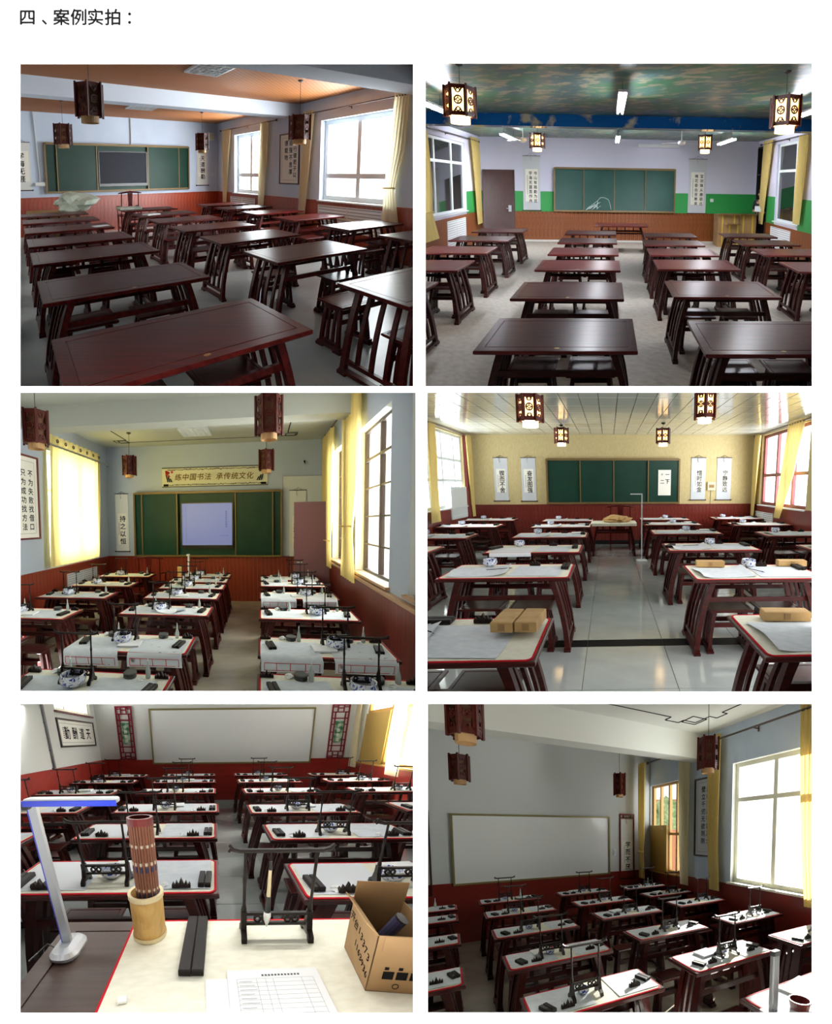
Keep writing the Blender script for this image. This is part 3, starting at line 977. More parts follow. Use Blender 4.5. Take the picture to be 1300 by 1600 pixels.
def armchair():
    """yoke-back armchair; faces -y"""
    P = []
    m = 'desk_red'
    P.append(part('seat', MB().slab(.56, .46, [(.01, .45), (0, .46), (0, .485), (.008, .49)]), m))
    for sx in (-1, 1):
        for sy in (-1, 1):
            P.append(part('leg', MB().box(sx * .25 - .018, sy * .2 - .018, 0, sx * .25 + .018, sy * .2 + .018, .46), m))
        P.append(part('back_post', MB().tube([(sx * .25, .2, .48), (sx * .25, .23, .8), (sx * .245, .25, 1.08)], .016, 8), m))
        P.append(part('arm', MB().tube([(sx * .25, .22, .72), (sx * .29, .05, .72), (sx * .29, -.18, .70)], .015, 8).tube([(sx * .28, -.16, .70), (sx * .26, -.18, .48)], .014, 8), m))
        P.append(part('stretcher', MB().box(sx * .25 - .01, -.2, .12, sx * .25 + .01, .2, .15), m))
    P.append(part('splat', MB().add([(-.07, .22, .49), (.07, .22, .49), (.06, .25, .8), (-.06, .25, .8), (.075, .25, 1.08), (-.075, .25, 1.08), (-.07, .235, .49), (.07, .235, .49), (.06, .265, .8), (-.06, .265, .8), (.075, .265, 1.08), (-.075, .265, 1.08)],
                                    [(0, 1, 2, 3), (3, 2, 4, 5), (6, 9, 8, 7), (9, 11, 10, 8), (0, 3, 9, 6), (3, 5, 11, 9), (1, 7, 8, 2), (2, 8, 10, 4), (5, 4, 10, 11), (0, 6, 7, 1)]), m))
    P.append(part('crest_rail', MB().tube([(-.34, .24, 1.07), (-.25, .25, 1.085), (0, .26, 1.11), (.25, .25, 1.085), (.34, .24, 1.07)], [.014, .02, .024, .02, .014], 8), m))
    P.append(part('footrest', MB().box(-.25, -.21, .1, .25, -.19, .13), m))
    return P

def troffer(w, d, lit=False):
    """recessed ceiling light with louvre, origin at ceiling level, hanging down"""
    P = [part('housing', MB().box(-w / 2, -d / 2, -.03, -w / 2 + .03, d / 2, 0).box(w / 2 - .03, -d / 2, -.03, w / 2, d / 2, 0).box(-w / 2, -d / 2, -.03, w / 2, -d / 2 + .03, 0).box(-w / 2, d / 2 - .03, -.03, w / 2, d / 2, 0), 'white_metal'),
         part('reflector', MB().box(-w / 2 + .03, -d / 2 + .03, -.008, w / 2 - .03, d / 2 - .03, -.002), 'reflector')]
    n = 3
    for k in range(n):
        x = -w / 2 + w * (k + .5) / n
        P.append(part('tube', MB().tube([(x, -d / 2 + .04, -.018), (x, d / 2 - .04, -.018)], .011, 8), 'tube_lit' if lit else 'tube_off'))
    g = MB()
    for k in range(1, n): g.box(-w / 2 + w * k / n - .006, -d / 2 + .03, -.03, -w / 2 + w * k / n + .006, d / 2 - .03, -.004)
    for k in range(1, 6): g.box(-w / 2 + .03, -d / 2 + d * k / 6 - .004, -.03, w / 2 - .03, -d / 2 + d * k / 6 + .004, -.006)
    P.append(part('louvre_grid', g, 'reflector'))
    return P

def batten(l, drop=.25):
    """double-tube fluorescent batten hanging under the ceiling, along y"""
    P = [part('housing', MB().box(-.06, -l / 2, -drop, .06, l / 2, -drop + .035), 'white_metal')]
    for sx in (-1, 1):
        P.append(part('tube', MB().tube([(sx * .04, -l / 2 + .02, -drop - .018), (sx * .04, l / 2 - .02, -drop - .018)], .016, 8), 'tube_lit'))
    for sy in (-1, 1):
        P.append(part('hanger', MB().tube([(0, sy * l * .35, -drop + .03), (0, sy * l * .35, 0)], .004, 6), 'cord'))
    return P

def fan():
    P = [part('down_rod', MB().tube([(0, 0, 0), (0, 0, -.32)], .012, 8), 'white_metal'), part('motor', MB().lathe([(.03, -.3), (.1, -.33), (.1, -.39), (.04, -.42)], 16), 'white_metal')]
    for k in range(3):
        a = math.radians(120 * k + 25); c, s = math.cos(a), math.sin(a)
        P.append(part('blade', MB().box(.09, -.055, -.365, .58, .055, -.358).xform(lambda x, y, z: (x * c - y * s, x * s + y * c, z + y * .12)), 'white_metal'))
    return P

def light_switch(w=.1, h=.1):
    return [part('plate', MB().box(-w / 2, -.012, 0, w / 2, 0, h), 'white_metal'), part('rocker', MB().box(-w * .3, -.017, h * .2, w * .3, -.012, h * .8), 'porcelain_white')]

def conduit(z0, z1, r=.01, m='white_metal', xs=(0, 0), box=None):
    P = [part('pipe', MB().tube([(xs[0], -.006 - r, z1), (xs[1], -.006 - r, z0)], r, 8), m)]
    if box: P.append(part('junction_box', MB().box(xs[1] - box[0] / 2, -.05, z0 - box[1], xs[1] + box[0] / 2, 0, z0), m))
    else:
        for q in (.2, .5, .8):
            z = z0 + (z1 - z0) * q; x = xs[1] + (xs[0] - xs[1]) * q
            P.append(part('clip', MB().box(x - .018, -.028, z - .01, x + .018, 0, z + .01), m))
    return P

def lattice_panel(w, h):
    """red fretwork wall panel with a green print in the middle"""
    P = []
    t = MB(); b = .03
    def bar(x0, x1, z0, z1): t.box(x0, -.03, z0, x1, 0, z1)
    bar(0, b, 0, h); bar(w - b, w, 0, h); bar(b, w - b, 0, b); bar(b, w - b, h - b, h)
    for z in (.14, .25, .75, .86): bar(b, w - b, h * z - .011, h * z + .011)
    for z0, z1 in ((0, .14), (.86, 1)):
        for x in (.33, .66): bar(w * x - .011, w * x + .011, h * z0 + b * .5, h * z1 - b * .5)
        bar(w * .33, w * .66, h * (z0 + z1) / 2 - .011, h * (z0 + z1) / 2 + .011)
    for x in (.22, .78): bar(w * x - .011, w * x + .011, h * .14, h * .86)
    for z in (.36, .5, .64):
        bar(b, w * .22, h * z - .01, h * z + .01); bar(w * .78, w - b, h * z - .01, h * z + .01)
    for z in (.05, .95): bar(b, w * .33, h * z - .01, h * z + .01); bar(w * .66, w - b, h * z - .01, h * z + .01)
    P.append(part('fretwork', t, 'lattice_red'))
    P.append(part('print', MB().box(w * .25, -.02, h * .3, w * .75, -.01, h * .7), 'print_green', label='green ink landscape print'))
    P.append(part('lettering', letters(column('宁静致远', w * .5, h * .62, h * .085, h * .07), -.021), 'scroll_paper'))
    return P

def beam(room, y0, y1, z0, m, name='trim_1'):
    mb = MB().box(room.xl, y0, z0, room.xr, y1, room.zc)
    return once(room, [part('beam', mb, m)], name, 'ceiling beam across the ' + room.tag, '', (0, 0, 0), kind='structure')

def band(room, side, a0, a1, z0, z1, m, name, label, th=.012):
    mb = MB().box(0, -th, z0, a1 - a0, 0, z1)
    loc, rot = wall_at(room, side, a0 if side != 'R' else a1)
    return once(room, [part(name, mb, m)], name, label, '', loc, rot, kind='structure')

def ceiling_line(room, pts, label, knots=(), w=.02, m='ink'):
    mb = MB()
    z = room.zc - .004
    def seg(a, b):
        a, b = np.array(a, float), np.array(b, float)
        t = b - a; t /= np.linalg.norm(t); q = np.array([-t[1], t[0]]) * w / 2
        c = [a - q, b - q, b + q, a + q]
        mb.add([(p[0], p[1], z + e) for e in (-.003, .002) for p in c], [(0, 1, 2, 3), (4, 5, 6, 7), (0, 1, 5, 4), (2, 3, 7, 6)])
    for a, b in zip(pts, pts[1:]): seg(a, b)
    for kx, ky, s in knots:
        c = [(kx - s, ky), (kx, ky - s), (kx + s, ky), (kx, ky + s), (kx - s, ky)] if False else [(kx - s, ky - s), (kx + s, ky - s), (kx + s, ky + s), (kx - s, ky + s), (kx - s, ky - s)]
        for a, b in zip(c, c[1:]): seg(a, b)
    return once(room, [part('ceiling_trim', mb, m)], 'trim_2', label, '', (0, 0, 0), kind='structure')

# ------------------------------------------------------------------ desks, stools and what stands on them
def desk_key(room, full, bare):
    return ('desk', room.n, full, bare)

def put_desk(room, col, row, x, y, w, d, mats, bare, cutoff=6.0, stools=((.25, .5), (.73, .5)), prefix='bare dark wooden desk'):
    full = y < cutoff
    T = .75
    fn = lambda: slatted(w, d, T, full, mats[0], mats[1], 3, medal=bare)
    lab = f'{prefix}, {row} row from the board, {col} column, {room.tag}'
    place(room, ('desk', room.n, full), fn, 'calligraphy_desk', lab, 'desk', (x + w / 2, y + d / 2, 0), 0, f'desks of the {room.tag}')
    sw, sd = .33 * w, .56 * d if d < .5 else .34
    sfull = y < cutoff * .75
    sfn = lambda: slatted(sw, sd, .44, sfull, mats[0], mats[1], 2, 'seat', stretch_z=.27, medal=False, struts=0, leg=.036)
    for fx, fy in stools:
        place(room, ('stool', room.n, sfull), sfn, 'stool', f'dark stool at the {"left" if fx < .5 else "right"} seat of the {row} row desk, {col} column, {room.tag}', 'stool',
              (x + fx * w, y + fy * d, 0), 0, f'stools of the {room.tag}')

def on_desk(room, key, fn, name, what, cat, col, row, loc, rot=0, scale=1.0, group=None):
    return place(room, key, fn, name, f'{what}, {row} row desk, {col} column, {room.tag}', cat, loc, rot, group or f'{name.replace("_", " ")}s of the {room.tag}', None, scale)

# ------------------------------------------------------------------ the white board with six openings
RECTS = {1: (30, 98, 645.5, 603.5), 2: (665, 97, 1270.5, 603.5), 3: (30, 613, 649.5, 1080.5), 4: (667.5, 613, 1270.5, 1081.5), 5: (30, 1100, 645.5, 1585), 6: (668.5, 1100, 1270.5, 1584.5)}
def page(u, v):
    return ((u - 650) * 1.2 / FPX, 1.0 - (v - 800) * 1.2 / FPX)
us = sorted({-500, 1800, *[r[i] for r in RECTS.values() for i in (0, 2)]})
vs_ = sorted({-400, 2000, *[r[i] for r in RECTS.values() for i in (1, 3)]})
mb = MB()
for i in range(len(us) - 1):
    for j in range(len(vs_) - 1):
        cu, cv = (us[i] + us[i + 1]) / 2, (vs_[j] + vs_[j + 1]) / 2
        if any(r[0] < cu < r[2] and r[1] < cv < r[3] for r in RECTS.values()): continue
        (x0, z1), (x1, z0) = page(us[i], vs_[j]), page(us[i + 1], vs_[j + 1])
        mb.box(x0, 0, z0, x1, .004, z1)
board = link(bpy.data.objects.new('wall_front', mesh_from('wall_front', np.array(mb.v), mb.f, 'board_white', False)))
board['kind'] = 'structure'; board['label'] = 'white display board with six openings and a heading'
x, z = page(30, 27)
s_px = 1.2 / FPX
hd = letters([(c, x + (13 + 26.6 * i) * s_px, z, 27 * s_px) for i, c in enumerate('四、案例实拍：')], -.0006, 0, .02)
ho = link(bpy.data.objects.new('heading_lettering', mesh_from('heading_lettering', np.array(hd.v), hd.f, 'ink', False)))
ho.parent = board; ho['label'] = 'black printed heading'

# ================================================================== 1: orange-ceilinged classroom
def room_one():
    r = Room(1, 'orange-ceilinged classroom', RECTS[1], 571.4, 1.095, .509, .132, .006, 1.633, .6)
    wA = (4.46, 6.45, 1.0, 2.69); wB = (8.72, 10.28, 1.0, 2.69)
    shell(r, -.9, 6.432, 11.4, 3.139, ('floor_grey', 'ceiling_orange', 'wall_blue', 'wall_blue'), holes_r=[wA, wB])
    beam(r, 7.2, 7.55, 2.85, 'wall_blue_b')
    once(r, [part('beam', MB().box(r.xl, 3.7, 2.85, r.xr, 4.2, r.zc), 'wall_blue_b')], 'trim_3', 'nearer ceiling beam by the big window of the ' + r.tag, '', (0, 0, 0), kind='structure')
    planks(r, 'B', -.9, 6.43, 0, .97, .115, 'wain_orange')
    planks(r, 'R', 3.0, 11.4, 0, .97, .115, 'wain_orange')
    band(r, 'B', -.9, 6.43, .965, .995, 'wain_orange', 'trim_4', 'wainscot cap on the back wall of the ' + r.tag, .03)
    band(r, 'R', 3.0, 11.4, .965, .995, 'wain_orange', 'trim_5', 'wainscot cap on the window wall of the ' + r.tag, .03)
    for i, (y0, y1, z0, z1) in enumerate((wA, wB)):
        w = y1 - y0
        loc, rot = wall_at(r, 'R', y1, z0)
        once(r, window(w, z1 - z0, [w * .5], [.52], 'window_white', .1, .2, wall='wall_blue_b', sill='window_white'), f'window_{i + 1}',
             ('big' if i == 0 else 'farther') + ' white-framed window of the ' + r.tag, '', loc, rot, kind='structure')
        area(r, 'R', y0 + .1, y1 - .1, z0 + .1, z1 - .05, 20 if i == 0 else 22, (.93, .97, 1))
    once(r, [part('pole', MB().tube([(0, 0, 0), (0, 0, 1.5)], .015, 8), 'grey_metal'), part('flag', MB().grid(lambda u, v: (.02 + u * (.28 - .1 * v), .02 * math.sin(u * 6), .75 + .72 * v), 8, 8), 'banner_flag', smooth=True)],
         'street_banner', 'red and yellow banner outside the farther window, orange-ceilinged classroom', 'banner', (6.62, 9.0, .3), -90)
    # curtains and rods
    for (a, ctrl, tie, lab, m) in (
        (6.75, [(2.93, -.18, .16), (1.9, -.24, .06), (.62, -.34, -.08)], None, 'cream curtain hanging left of the big window, orange-ceilinged classroom', 'curtain_pale'),
        (4.35, [(2.93, -.14, .14), (2.0, -.22, .1), (1.3, -.28, -.06), (.7, -.32, .05)], (1.32, -.28, -.07), 'cream tied curtain right of the big window, orange-ceilinged classroom', 'curtain_pale'),
        (10.6, [(2.9, -.27, .24), (1.9, -.27, .1), (.68, -.28, -.04)], None, 'cream curtain by the corner and farther window, orange-ceilinged classroom', 'curtain_pale'),
        (8.5, [(2.9, -.2, .14), (1.9, -.26, .08), (.62, -.32, -.06)], None, 'cream curtain right of the farther window, orange-ceilinged classroom', 'curtain_pale')):
        loc, rot = wall_at(r, 'R', a)
        once(r, curtain(ctrl, 5, .035, m, .1, tie), 'curtain', lab, 'curtain', loc, rot, 'curtains of the ' + r.tag)
    for a0, a1, lab in ((4.1, 7.05, 'dark curtain rod above the big window, orange-ceilinged classroom'), (8.0, 11.0, 'dark curtain rod above the farther window, orange-ceilinged classroom')):
        loc, rot = wall_at(r, 'R', (a0 + a1) / 2, 2.87)
        h = (a1 - a0) / 2
        once(r, rod(-h, h, .014, brackets=(0,)), 'curtain_rod', lab, 'curtain rod', loc, rot)
    loc, rot = wall_at(r, 'R', 10.45, .42, .03)
    once(r, louvre(1.4, .46, 7), 'radiator_cover', 'white louvred radiator cover under the farther window, orange-ceilinged classroom', 'radiator cover', loc, rot)
    loc, rot = wall_at(r, 'R', 6.44, .4, .03)
    once(r, louvre(1.75, .5, 7), 'radiator_cover', 'white louvred radiator cover under the big window, orange-ceilinged classroom', 'radiator cover', loc, rot)
    loc, rot = wall_at(r, 'R', 7.55, 1.31)
    it = column('天行健君子以', .22, .98, .15, .13) + column('自强不息厚', .06, .98, .17, .14) + column('德载物', -.12, .98, .17, .14)
    once(r, picture(.78, 1.21, it), 'framed_calligraphy', 'dark-framed calligraphy sheet between the windows, orange-ceilinged classroom', 'picture', loc, rot)
    # back wall
    loc, rot = wall_at(r, 'B', .86, 1.095)
    once(r, chalkboard(4.45, 1.29, [.32, 1.42, 3.0, 4.07], 'board_green', screen=(1.46, 2.97, .14, 1.11)), 'chalkboard', 'green sliding chalkboard around a dark screen, orange-ceilinged classroom', 'chalkboard', loc, rot)
    loc, rot = wall_at(r, 'B', .3, 1.19)
    once(r, hanging_scroll(.42, 1.19, [(-.02, '学海无涯')], .17, .19, (.1, .9, .18, .82)), 'hanging_scroll', 'white calligraphy scroll beside the conduit, orange-ceilinged classroom', 'scroll', loc, rot)
    loc, rot = wall_at(r, 'B', 5.82, 1.2)
    once(r, hanging_scroll(.42, 1.35, [(.02, '天道酬勤')], .17, .19, (.16, .84, .2, .72), dash=(-.09, .85, .4, .01, .03)), 'hanging_scroll', 'white calligraphy scroll by the window corner, orange-ceilinged classroom', 'scroll', loc, rot)
    loc, rot = wall_at(r, 'B', .68)
    once(r, conduit(1.38, 3.12, .012, 'wall_white', (-.03, .04), (.25, .09)), 'cable_conduit', 'thin cable conduit ending in a box beside the chalkboard, orange-ceilinged classroom', 'conduit', loc, rot)
    loc, rot = wall_at(r, 'B', 3.35)
    once(r, conduit(2.4, 3.12, .012, 'wall_white'), 'cable_conduit', 'thin white conduit above the dark screen, orange-ceilinged classroom', 'conduit', loc, rot)
    loc, rot = wall_at(r, 'B', 6.14, 2.6)
    once(r, [part('case', MB().box(-.1, -.1, 0, .1, 0, .24), 'wall_white'), part('grille', MB().box(-.07, -.104, .03, .07, -.1, .2), 'thermo')], 'wall_speaker', 'small pale loudspeaker high in the corner, orange-ceilinged classroom', 'speaker', loc, rot)
    loc, rot = wall_at(r, 'B', 6.2, 1.5)
    once(r, light_switch(.09, .09), 'light_switch', 'white switch by the corner scroll, orange-ceilinged classroom', 'switch', loc, rot)
    # ceiling lights and lanterns
    once(r, troffer(.62, .72), 'ceiling_light', 'louvred ceiling light before the beam, orange-ceilinged classroom', 'ceiling light', (2.92, 5.38, r.zc), 0)
    once(r, troffer(.72, .66), 'ceiling_light', 'louvred ceiling light beyond the beam, orange-ceilinged classroom', 'ceiling light', (3.06, 9.33, r.zc), 0)
    for (x, y, z, R, H, lab, rot0) in ((1.01, 5.35, 2.32, .185, .4, 'carved lantern before the beam over the inner-wall desks, orange-ceilinged classroom', 12),
                                  (1.13, 9.29, 2.22, .19, .42, 'carved lantern hanging before the chalkboard, orange-ceilinged classroom', 5),
                                  (4.8, 9.39, 2.18, .175, .42, 'carved lantern hanging before the corner scroll, orange-ceilinged classroom', 20),
                                  (4.77, 5.33, 2.16, .19, .4, 'carved lantern hanging before the framed calligraphy, orange-ceilinged classroom', 10)):
        once(r, lantern(R, H, r.zc - z - H, False, rot0=rot0), 'lantern', lab, 'lantern', (x, y, z), 0, 'lanterns of the ' + r.tag)
    # desks
    w, d = 1.413, .66
    cols = (('inner-wall', .149, [1.586, 2.907, 4.231, 5.284, 6.504, 7.75, 9.0]), ('middle', 2.418, [1.52, 2.995, 4.193, 5.372, 6.55, 7.75, 8.95]), ('window', 4.79, [2.9, 4.10, 5.463, 6.7, 7.95, 9.1]))
    for cn, x, ys in cols:
        for i, y in enumerate(ys):
            st = ((.27, .62), (.72, .55))
            if cn == 'middle': st = ((.36, -.72), (.8, .3)) if i in (1, 2) else ((.25, .2), (.75, .4))
            if cn == 'window': st = ((.25, -.1), (.75, .3))
            put_desk(r, cn, ORD[len(ys) - 1 - i], x, y, w, d, ('desk_red_top', 'desk_red'), True, 6.0, st)
    once(r, armchair(), 'armchair', 'dark red yoke-back armchair before the dark screen, orange-ceilinged classroom', 'chair', (3.0, 10.75, 0), 180)
    once(r, [part('body', MB().box(-.62, -.28, 0, .62, .28, .72), 'carton'), part('flap', MB().box(-.62, -.29, .68, .62, -.28, .8), 'carton')], 'carton', 'open carton behind the front desk under the bundle, orange-ceilinged classroom', 'carton', (.9, 10.05, 0), 0)
    pr = crumple(.36, 4, 'cloth_white', .85)
    pr[0]['v'][:, 0] *= 1.35
    once(r, pr, 'plastic_bundle', 'white plastic sheet bundle on the carton, orange-ceilinged classroom', 'bundle', (1.4, 10.05, .722), 0)
    place(r, ('cloth', 1), lambda: [part('cloth', MB().slab(.62, .34, [(.02, 0), (0, .02), (0, .05), (.04, .07)], .05, 3), 'cloth_white', smooth=False)], 'folded_cloth', 'folded white cloth on the far middle desk, orange-ceilinged classroom', 'cloth', (2.62, 9.3, .75))
    on_desk(r, ('sheetA', 1), lambda: sheet(.3, .2, 'paper', .0, 2), 'paper_sheet', 'loose white sheet', 'paper', 'inner-wall', 'third', (1.38, 6.75, .75), 10)
    on_desk(r, ('bookA', 1), lambda: book(.34, .24, .02), 'book', 'pale book', 'book', 'middle', 'second', (2.75, 7.95, .75), 15)
    return r

# ================================================================== 2: cloud-ceilinged classroom (night)
def room_two():
    r = Room(2, 'cloud-ceilinged classroom', RECTS[2], 543.2, 1.115, .029, .110, -.014, 1.952, .82)
    xl, xr, yb, zc = -4.55, 5.25, 12.37, 3.27
    wl = (8.6, 11.2, 1.06, 2.95); wr = (9.5, 10.9, .9, 3.05); dr = (11.5, 12.3, 0, 3.05)
    wl2 = (4.6, 7.9, 1.06, 2.95)
    shell(r, xl, xr, yb, zc, ('floor_terrazzo', 'ceiling_clouds', 'wall_lilac', 'wall_lilac'), holes_l=[wl, wl2], holes_r=[wr, dr], holes_b=[])
    beam(r, 8.0, 8.3, 3.03, 'beam_blue')
    planks(r, 'B', xl, xr, 0, .96, .14, 'wain_teak')
    planks(r, 'L', 4.0, yb, 0, .96, .14, 'wain_teak')
    planks(r, 'R', 4.0, yb, 0, .8, .14, 'wain_teak', holes=[dr])
    band(r, 'B', xl, xr, .96, 1.6, 'wall_green', 'trim_3', 'green painted band on the back wall of the ' + r.tag, .004)
    band(r, 'L', 8.0, wl[0], .96, 1.6, 'wall_green', 'trim_4', 'green painted band on the left wall of the ' + r.tag, .004)
    band(r, 'L', wl[1], yb, .96, 1.6, 'wall_green', 'trim_5', 'green painted band by the left corner of the ' + r.tag, .004)
    band(r, 'R', 5.0, wr[0], .8, 1.58, 'wall_green', 'trim_6', 'green painted band on the right wall of the ' + r.tag, .004)
    band(r, 'R', wr[1], dr[0], .8, 1.58, 'wall_green', 'trim_7', 'green painted band between window and doorway of the ' + r.tag, .004)
    band(r, 'B', xl, xr, 0, .06, 'baseboard', 'baseboard_back', 'pale baseboard of the ' + r.tag, .02)
    loc, rot = wall_at(r, 'L', wl[0], wl[2])
    once(r, window(2.6, 1.89, [.75, 1.75], [1.32], 'window_white', .07, .12, 'pane_night', 'wall_lilac', 'white_metal'), 'window_1', 'white-framed dark window on the left of the ' + r.tag, '', loc, rot, kind='structure')
    loc, rot = wall_at(r, 'L', wl2[0], wl2[2])
    once(r, window(3.3, 1.89, [1.1, 2.2], [1.32], 'window_white', .07, .12, 'pane_night', 'wall_lilac', 'white_metal'), 'window_2', 'nearer dark window on the left of the ' + r.tag, '', loc, rot, kind='structure')
    loc, rot = wall_at(r, 'R', wr[1], wr[2])
    once(r, window(1.4, 2.15, [1.05], [1.4], 'window_white', .07, .12, 'pane_night', 'wall_lilac', 'white_metal'), 'window_3', 'white-framed dark window on the right of the ' + r.tag, '', loc, rot, kind='structure')
    loc, rot = wall_at(r, 'R', dr[1], 0)
    once(r, [part('jamb', MB().box(-.04, -.02, 0, 0, .3, 3.05).box(.8, -.02, 0, .84, .3, 3.05).box(0, -.02, 3.05, .8, .3, 3.09).box(0, -.01, 2.2, .8, .05, 2.25), 'door_dark'),
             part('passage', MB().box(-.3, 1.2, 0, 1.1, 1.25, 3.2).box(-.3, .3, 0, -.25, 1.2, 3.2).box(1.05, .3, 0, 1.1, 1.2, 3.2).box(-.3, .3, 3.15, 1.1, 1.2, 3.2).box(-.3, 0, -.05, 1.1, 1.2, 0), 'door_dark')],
         'door_1', 'dark open doorway beside the right curtain of the ' + r.tag, '', loc, rot, kind='structure')
    for side, a, ctrl, lab, tie in (
        ('L', 11.7, [(3.16, -.3, .42), (1.6, -.02, .5), (.58, .15, .62)], 'cream curtain between window and door, cloud-ceilinged classroom', None),
        ('L', 8.75, [(3.0, -.6, .0), (1.7, -.5, .12), (1.2, -.45, .1), (.55, -.6, .42)], 'cream tied curtain between the two left windows, cloud-ceilinged classroom', (1.2, -.4, .08)),
        ('R', 11.4, [(3.2, -.28, .34), (1.6, -.4, .06), (.72, -.42, -.1)], 'cream curtain beside the dark doorway, cloud-ceilinged classroom', None),
        ('R', 9.3, [(3.12, -.18, .25), (1.8, -.26, .15), (.96, -.3, .05)], 'cream curtain near the right window, cloud-ceilinged classroom', None)):
        loc, rot = wall_at(r, side, a)
        once(r, curtain(ctrl, 5, .03, 'curtain', .1, tie), 'curtain', lab, 'curtain', loc, rot, 'curtains of the ' + r.tag)
    loc, rot = wall_at(r, 'L', 9.9, 3.08)
    once(r, rod(-2.6, 2.2, .016, brackets=(0,)), 'curtain_rod', 'dark curtain rod over the left window, cloud-ceilinged classroom', 'curtain rod', loc, rot)
    loc, rot = wall_at(r, 'R', 10.2, 3.12)
    once(r, rod(-1.7, 1.5, .016, brackets=(0,)), 'curtain_rod', 'dark curtain rod over the right window, cloud-ceilinged classroom', 'curtain rod', loc, rot)
    loc, rot = wall_at(r, 'L', 9.78, .12, .015)
    once(r, louvre(1.25, .76, 12), 'radiator_cover', 'white louvred radiator cover left by the door, cloud-ceilinged classroom', 'radiator cover', loc, rot)
    loc, rot = wall_at(r, 'R', 11.05, .15, .015)
    once(r, louvre(1.25, .58, 9), 'radiator_cover', 'white louvred radiator cover below the right window, cloud-ceilinged classroom', 'radiator cover', loc, rot)
    loc, rot = wall_at(r, 'B', -3.885)
    leaf = MB().box(-.5, -.05, 0, .5, -.01, 2.2)
    fr = MB().box(-.55, -.06, 0, -.5, 0, 2.26).box(.5, -.06, 0, .55, 0, 2.26).box(-.5, -.06, 2.2, .5, 0, 2.26)
    hd = MB().box(.34, -.075, .95, .44, -.05, 1.15).tube([(.39, -.1, 1.05), (.28, -.1, 1.05)], .012, 8).tube([(.39, -.05, 1.05), (.39, -.1, 1.05)], .01, 8)
    once(r, [part('door_leaf', leaf, 'door_brown'), part('door_frame', fr, 'door_brown'), part('door_handle', hd, 'steel_light', sub=0, label='steel lever handle')], 'door_2', 'closed dark brown door of the ' + r.tag, '', loc, rot, kind='structure')
    cr = MB()
    rs = np.random.RandomState(3)
    c0 = (1.12, .06)
    pts = [(.0, .0), (.22, .16), (.42, .3), (.52, .4), (.66, .4), (.8, .34), (.86, .2), (.9, .02)]
    def stroke(a, b, wd=.012):
        t = np.array(b, float) - np.array(a, float); t /= np.linalg.norm(t); q = np.array([-t[1], t[0]]) * wd / 2
        cr.add([(c0[0] + p[0], -.049, c0[1] + p[1]) for p in (np.array(a) - q, np.array(b) - q, np.array(b) + q, np.array(a) + q)], [(0, 1, 2, 3)])
    for a, b in zip(pts, pts[1:]): stroke(a, b)
    for k in range(26):
        a = (rs.rand() * .42, 0); a = (a[0], a[0] * .55 * rs.rand())
        stroke(a, (a[0] + .06 + .1 * rs.rand(), a[1] + .05 + .06 * rs.rand()), .009)
    stroke((.42, .3), (.4, .02)); stroke((.3, .2), (.44, .06))
    loc, rot = wall_at(r, 'B', -1.963, .97)
    once(r, chalkboard(4.3, 1.39, [1.05, 2.13, 3.22], 'board_green_b', bar=.05, crack=cr), 'chalkboard', 'green four-panel chalkboard with a cracked panel, cloud-ceilinged classroom', 'chalkboard', loc, rot)
    loc, rot = wall_at(r, 'B', -2.74, 1.0)
    once(r, hanging_scroll(.6, 1.7, [(.13, '书山有路勤为径'), (-.04, '学海无涯苦作舟')], .12, .145, (.14, .86, .16, .76), 'scroll_grey', dash=(-.15, 1.1, .5, .012, .04), cord_h=.09), 'hanging_scroll', 'two-column calligraphy scroll beside the brown door, cloud-ceilinged classroom', 'scroll', loc, rot)
    loc, rot = wall_at(r, 'B', 3.12, .97)
    once(r, hanging_scroll(.64, 1.72, [(.15, '宝剑锋从磨砺出'), (-.04, '梅花香自苦寒来')], .12, .145, (.14, .86, .16, .76), 'scroll_grey', dash=(-.16, 1.1, .5, .012, .04), cord_h=.09), 'hanging_scroll', 'two-column calligraphy scroll beside the cartons, cloud-ceilinged classroom', 'scroll', loc, rot)
    loc, rot = wall_at(r, 'B', 3.66, 1.34)
    once(r, light_switch(.12, .1), 'wall_socket', 'white wall socket on the green band, cloud-ceilinged classroom', 'socket', loc, rot)
    loc, rot = wall_at(r, 'B', 1.7, 3.02)
    once(r, [part('casing', MB().box(-.7, -.1, 0, .7, 0, .1), 'white_metal'), part('end_cap', MB().box(-.72, -.105, -.005, -.7, 0, .105).box(.7, -.105, -.005, .72, 0, .105), 'wall_white')], 'screen_casing', 'long white roller casing above the chalkboard, cloud-ceilinged classroom', 'casing', loc, rot)
    # lights
    for x, y, lab in ((.17, 5.65, 'in the middle before the beam'), (.22, 10.35, 'in the middle beyond the beam'), (-3.03, 5.95, 'by the near left lantern'), (-2.92, 10.3, 'beside the fan near the brown door'), (3.38, 5.9, 'by the near right lantern'), (3.44, 10.4, 'beside the fan near the cartons')):
        once(r, batten(1.4, .22), 'fluorescent_light', f'lit twin-tube light {lab}, cloud-ceilinged classroom', 'ceiling light', (x, y, zc), 0, 'tube lights of the ' + r.tag)
    for (x, y, z, R, lab) in ((-1.95, 4.69, 2.67, .185, 'lit carved lantern before the beam, window side, cloud-ceilinged classroom'), (-1.93, 9.43, 2.71, .185, 'lit carved lantern beyond the beam, door side, cloud-ceilinged classroom'),
                              (2.31, 4.65, 2.63, .185, 'lit carved lantern before the beam, carton side, cloud-ceilinged classroom'), (2.5, 9.24, 2.72, .185, 'lit carved lantern beyond the beam, carton side, cloud-ceilinged classroom')):
        once(r, lantern(R, .34, zc - z - .34, True, rot0=14), 'lantern', lab, 'lantern', (x, y, z), 0, 'lanterns of the ' + r.tag)
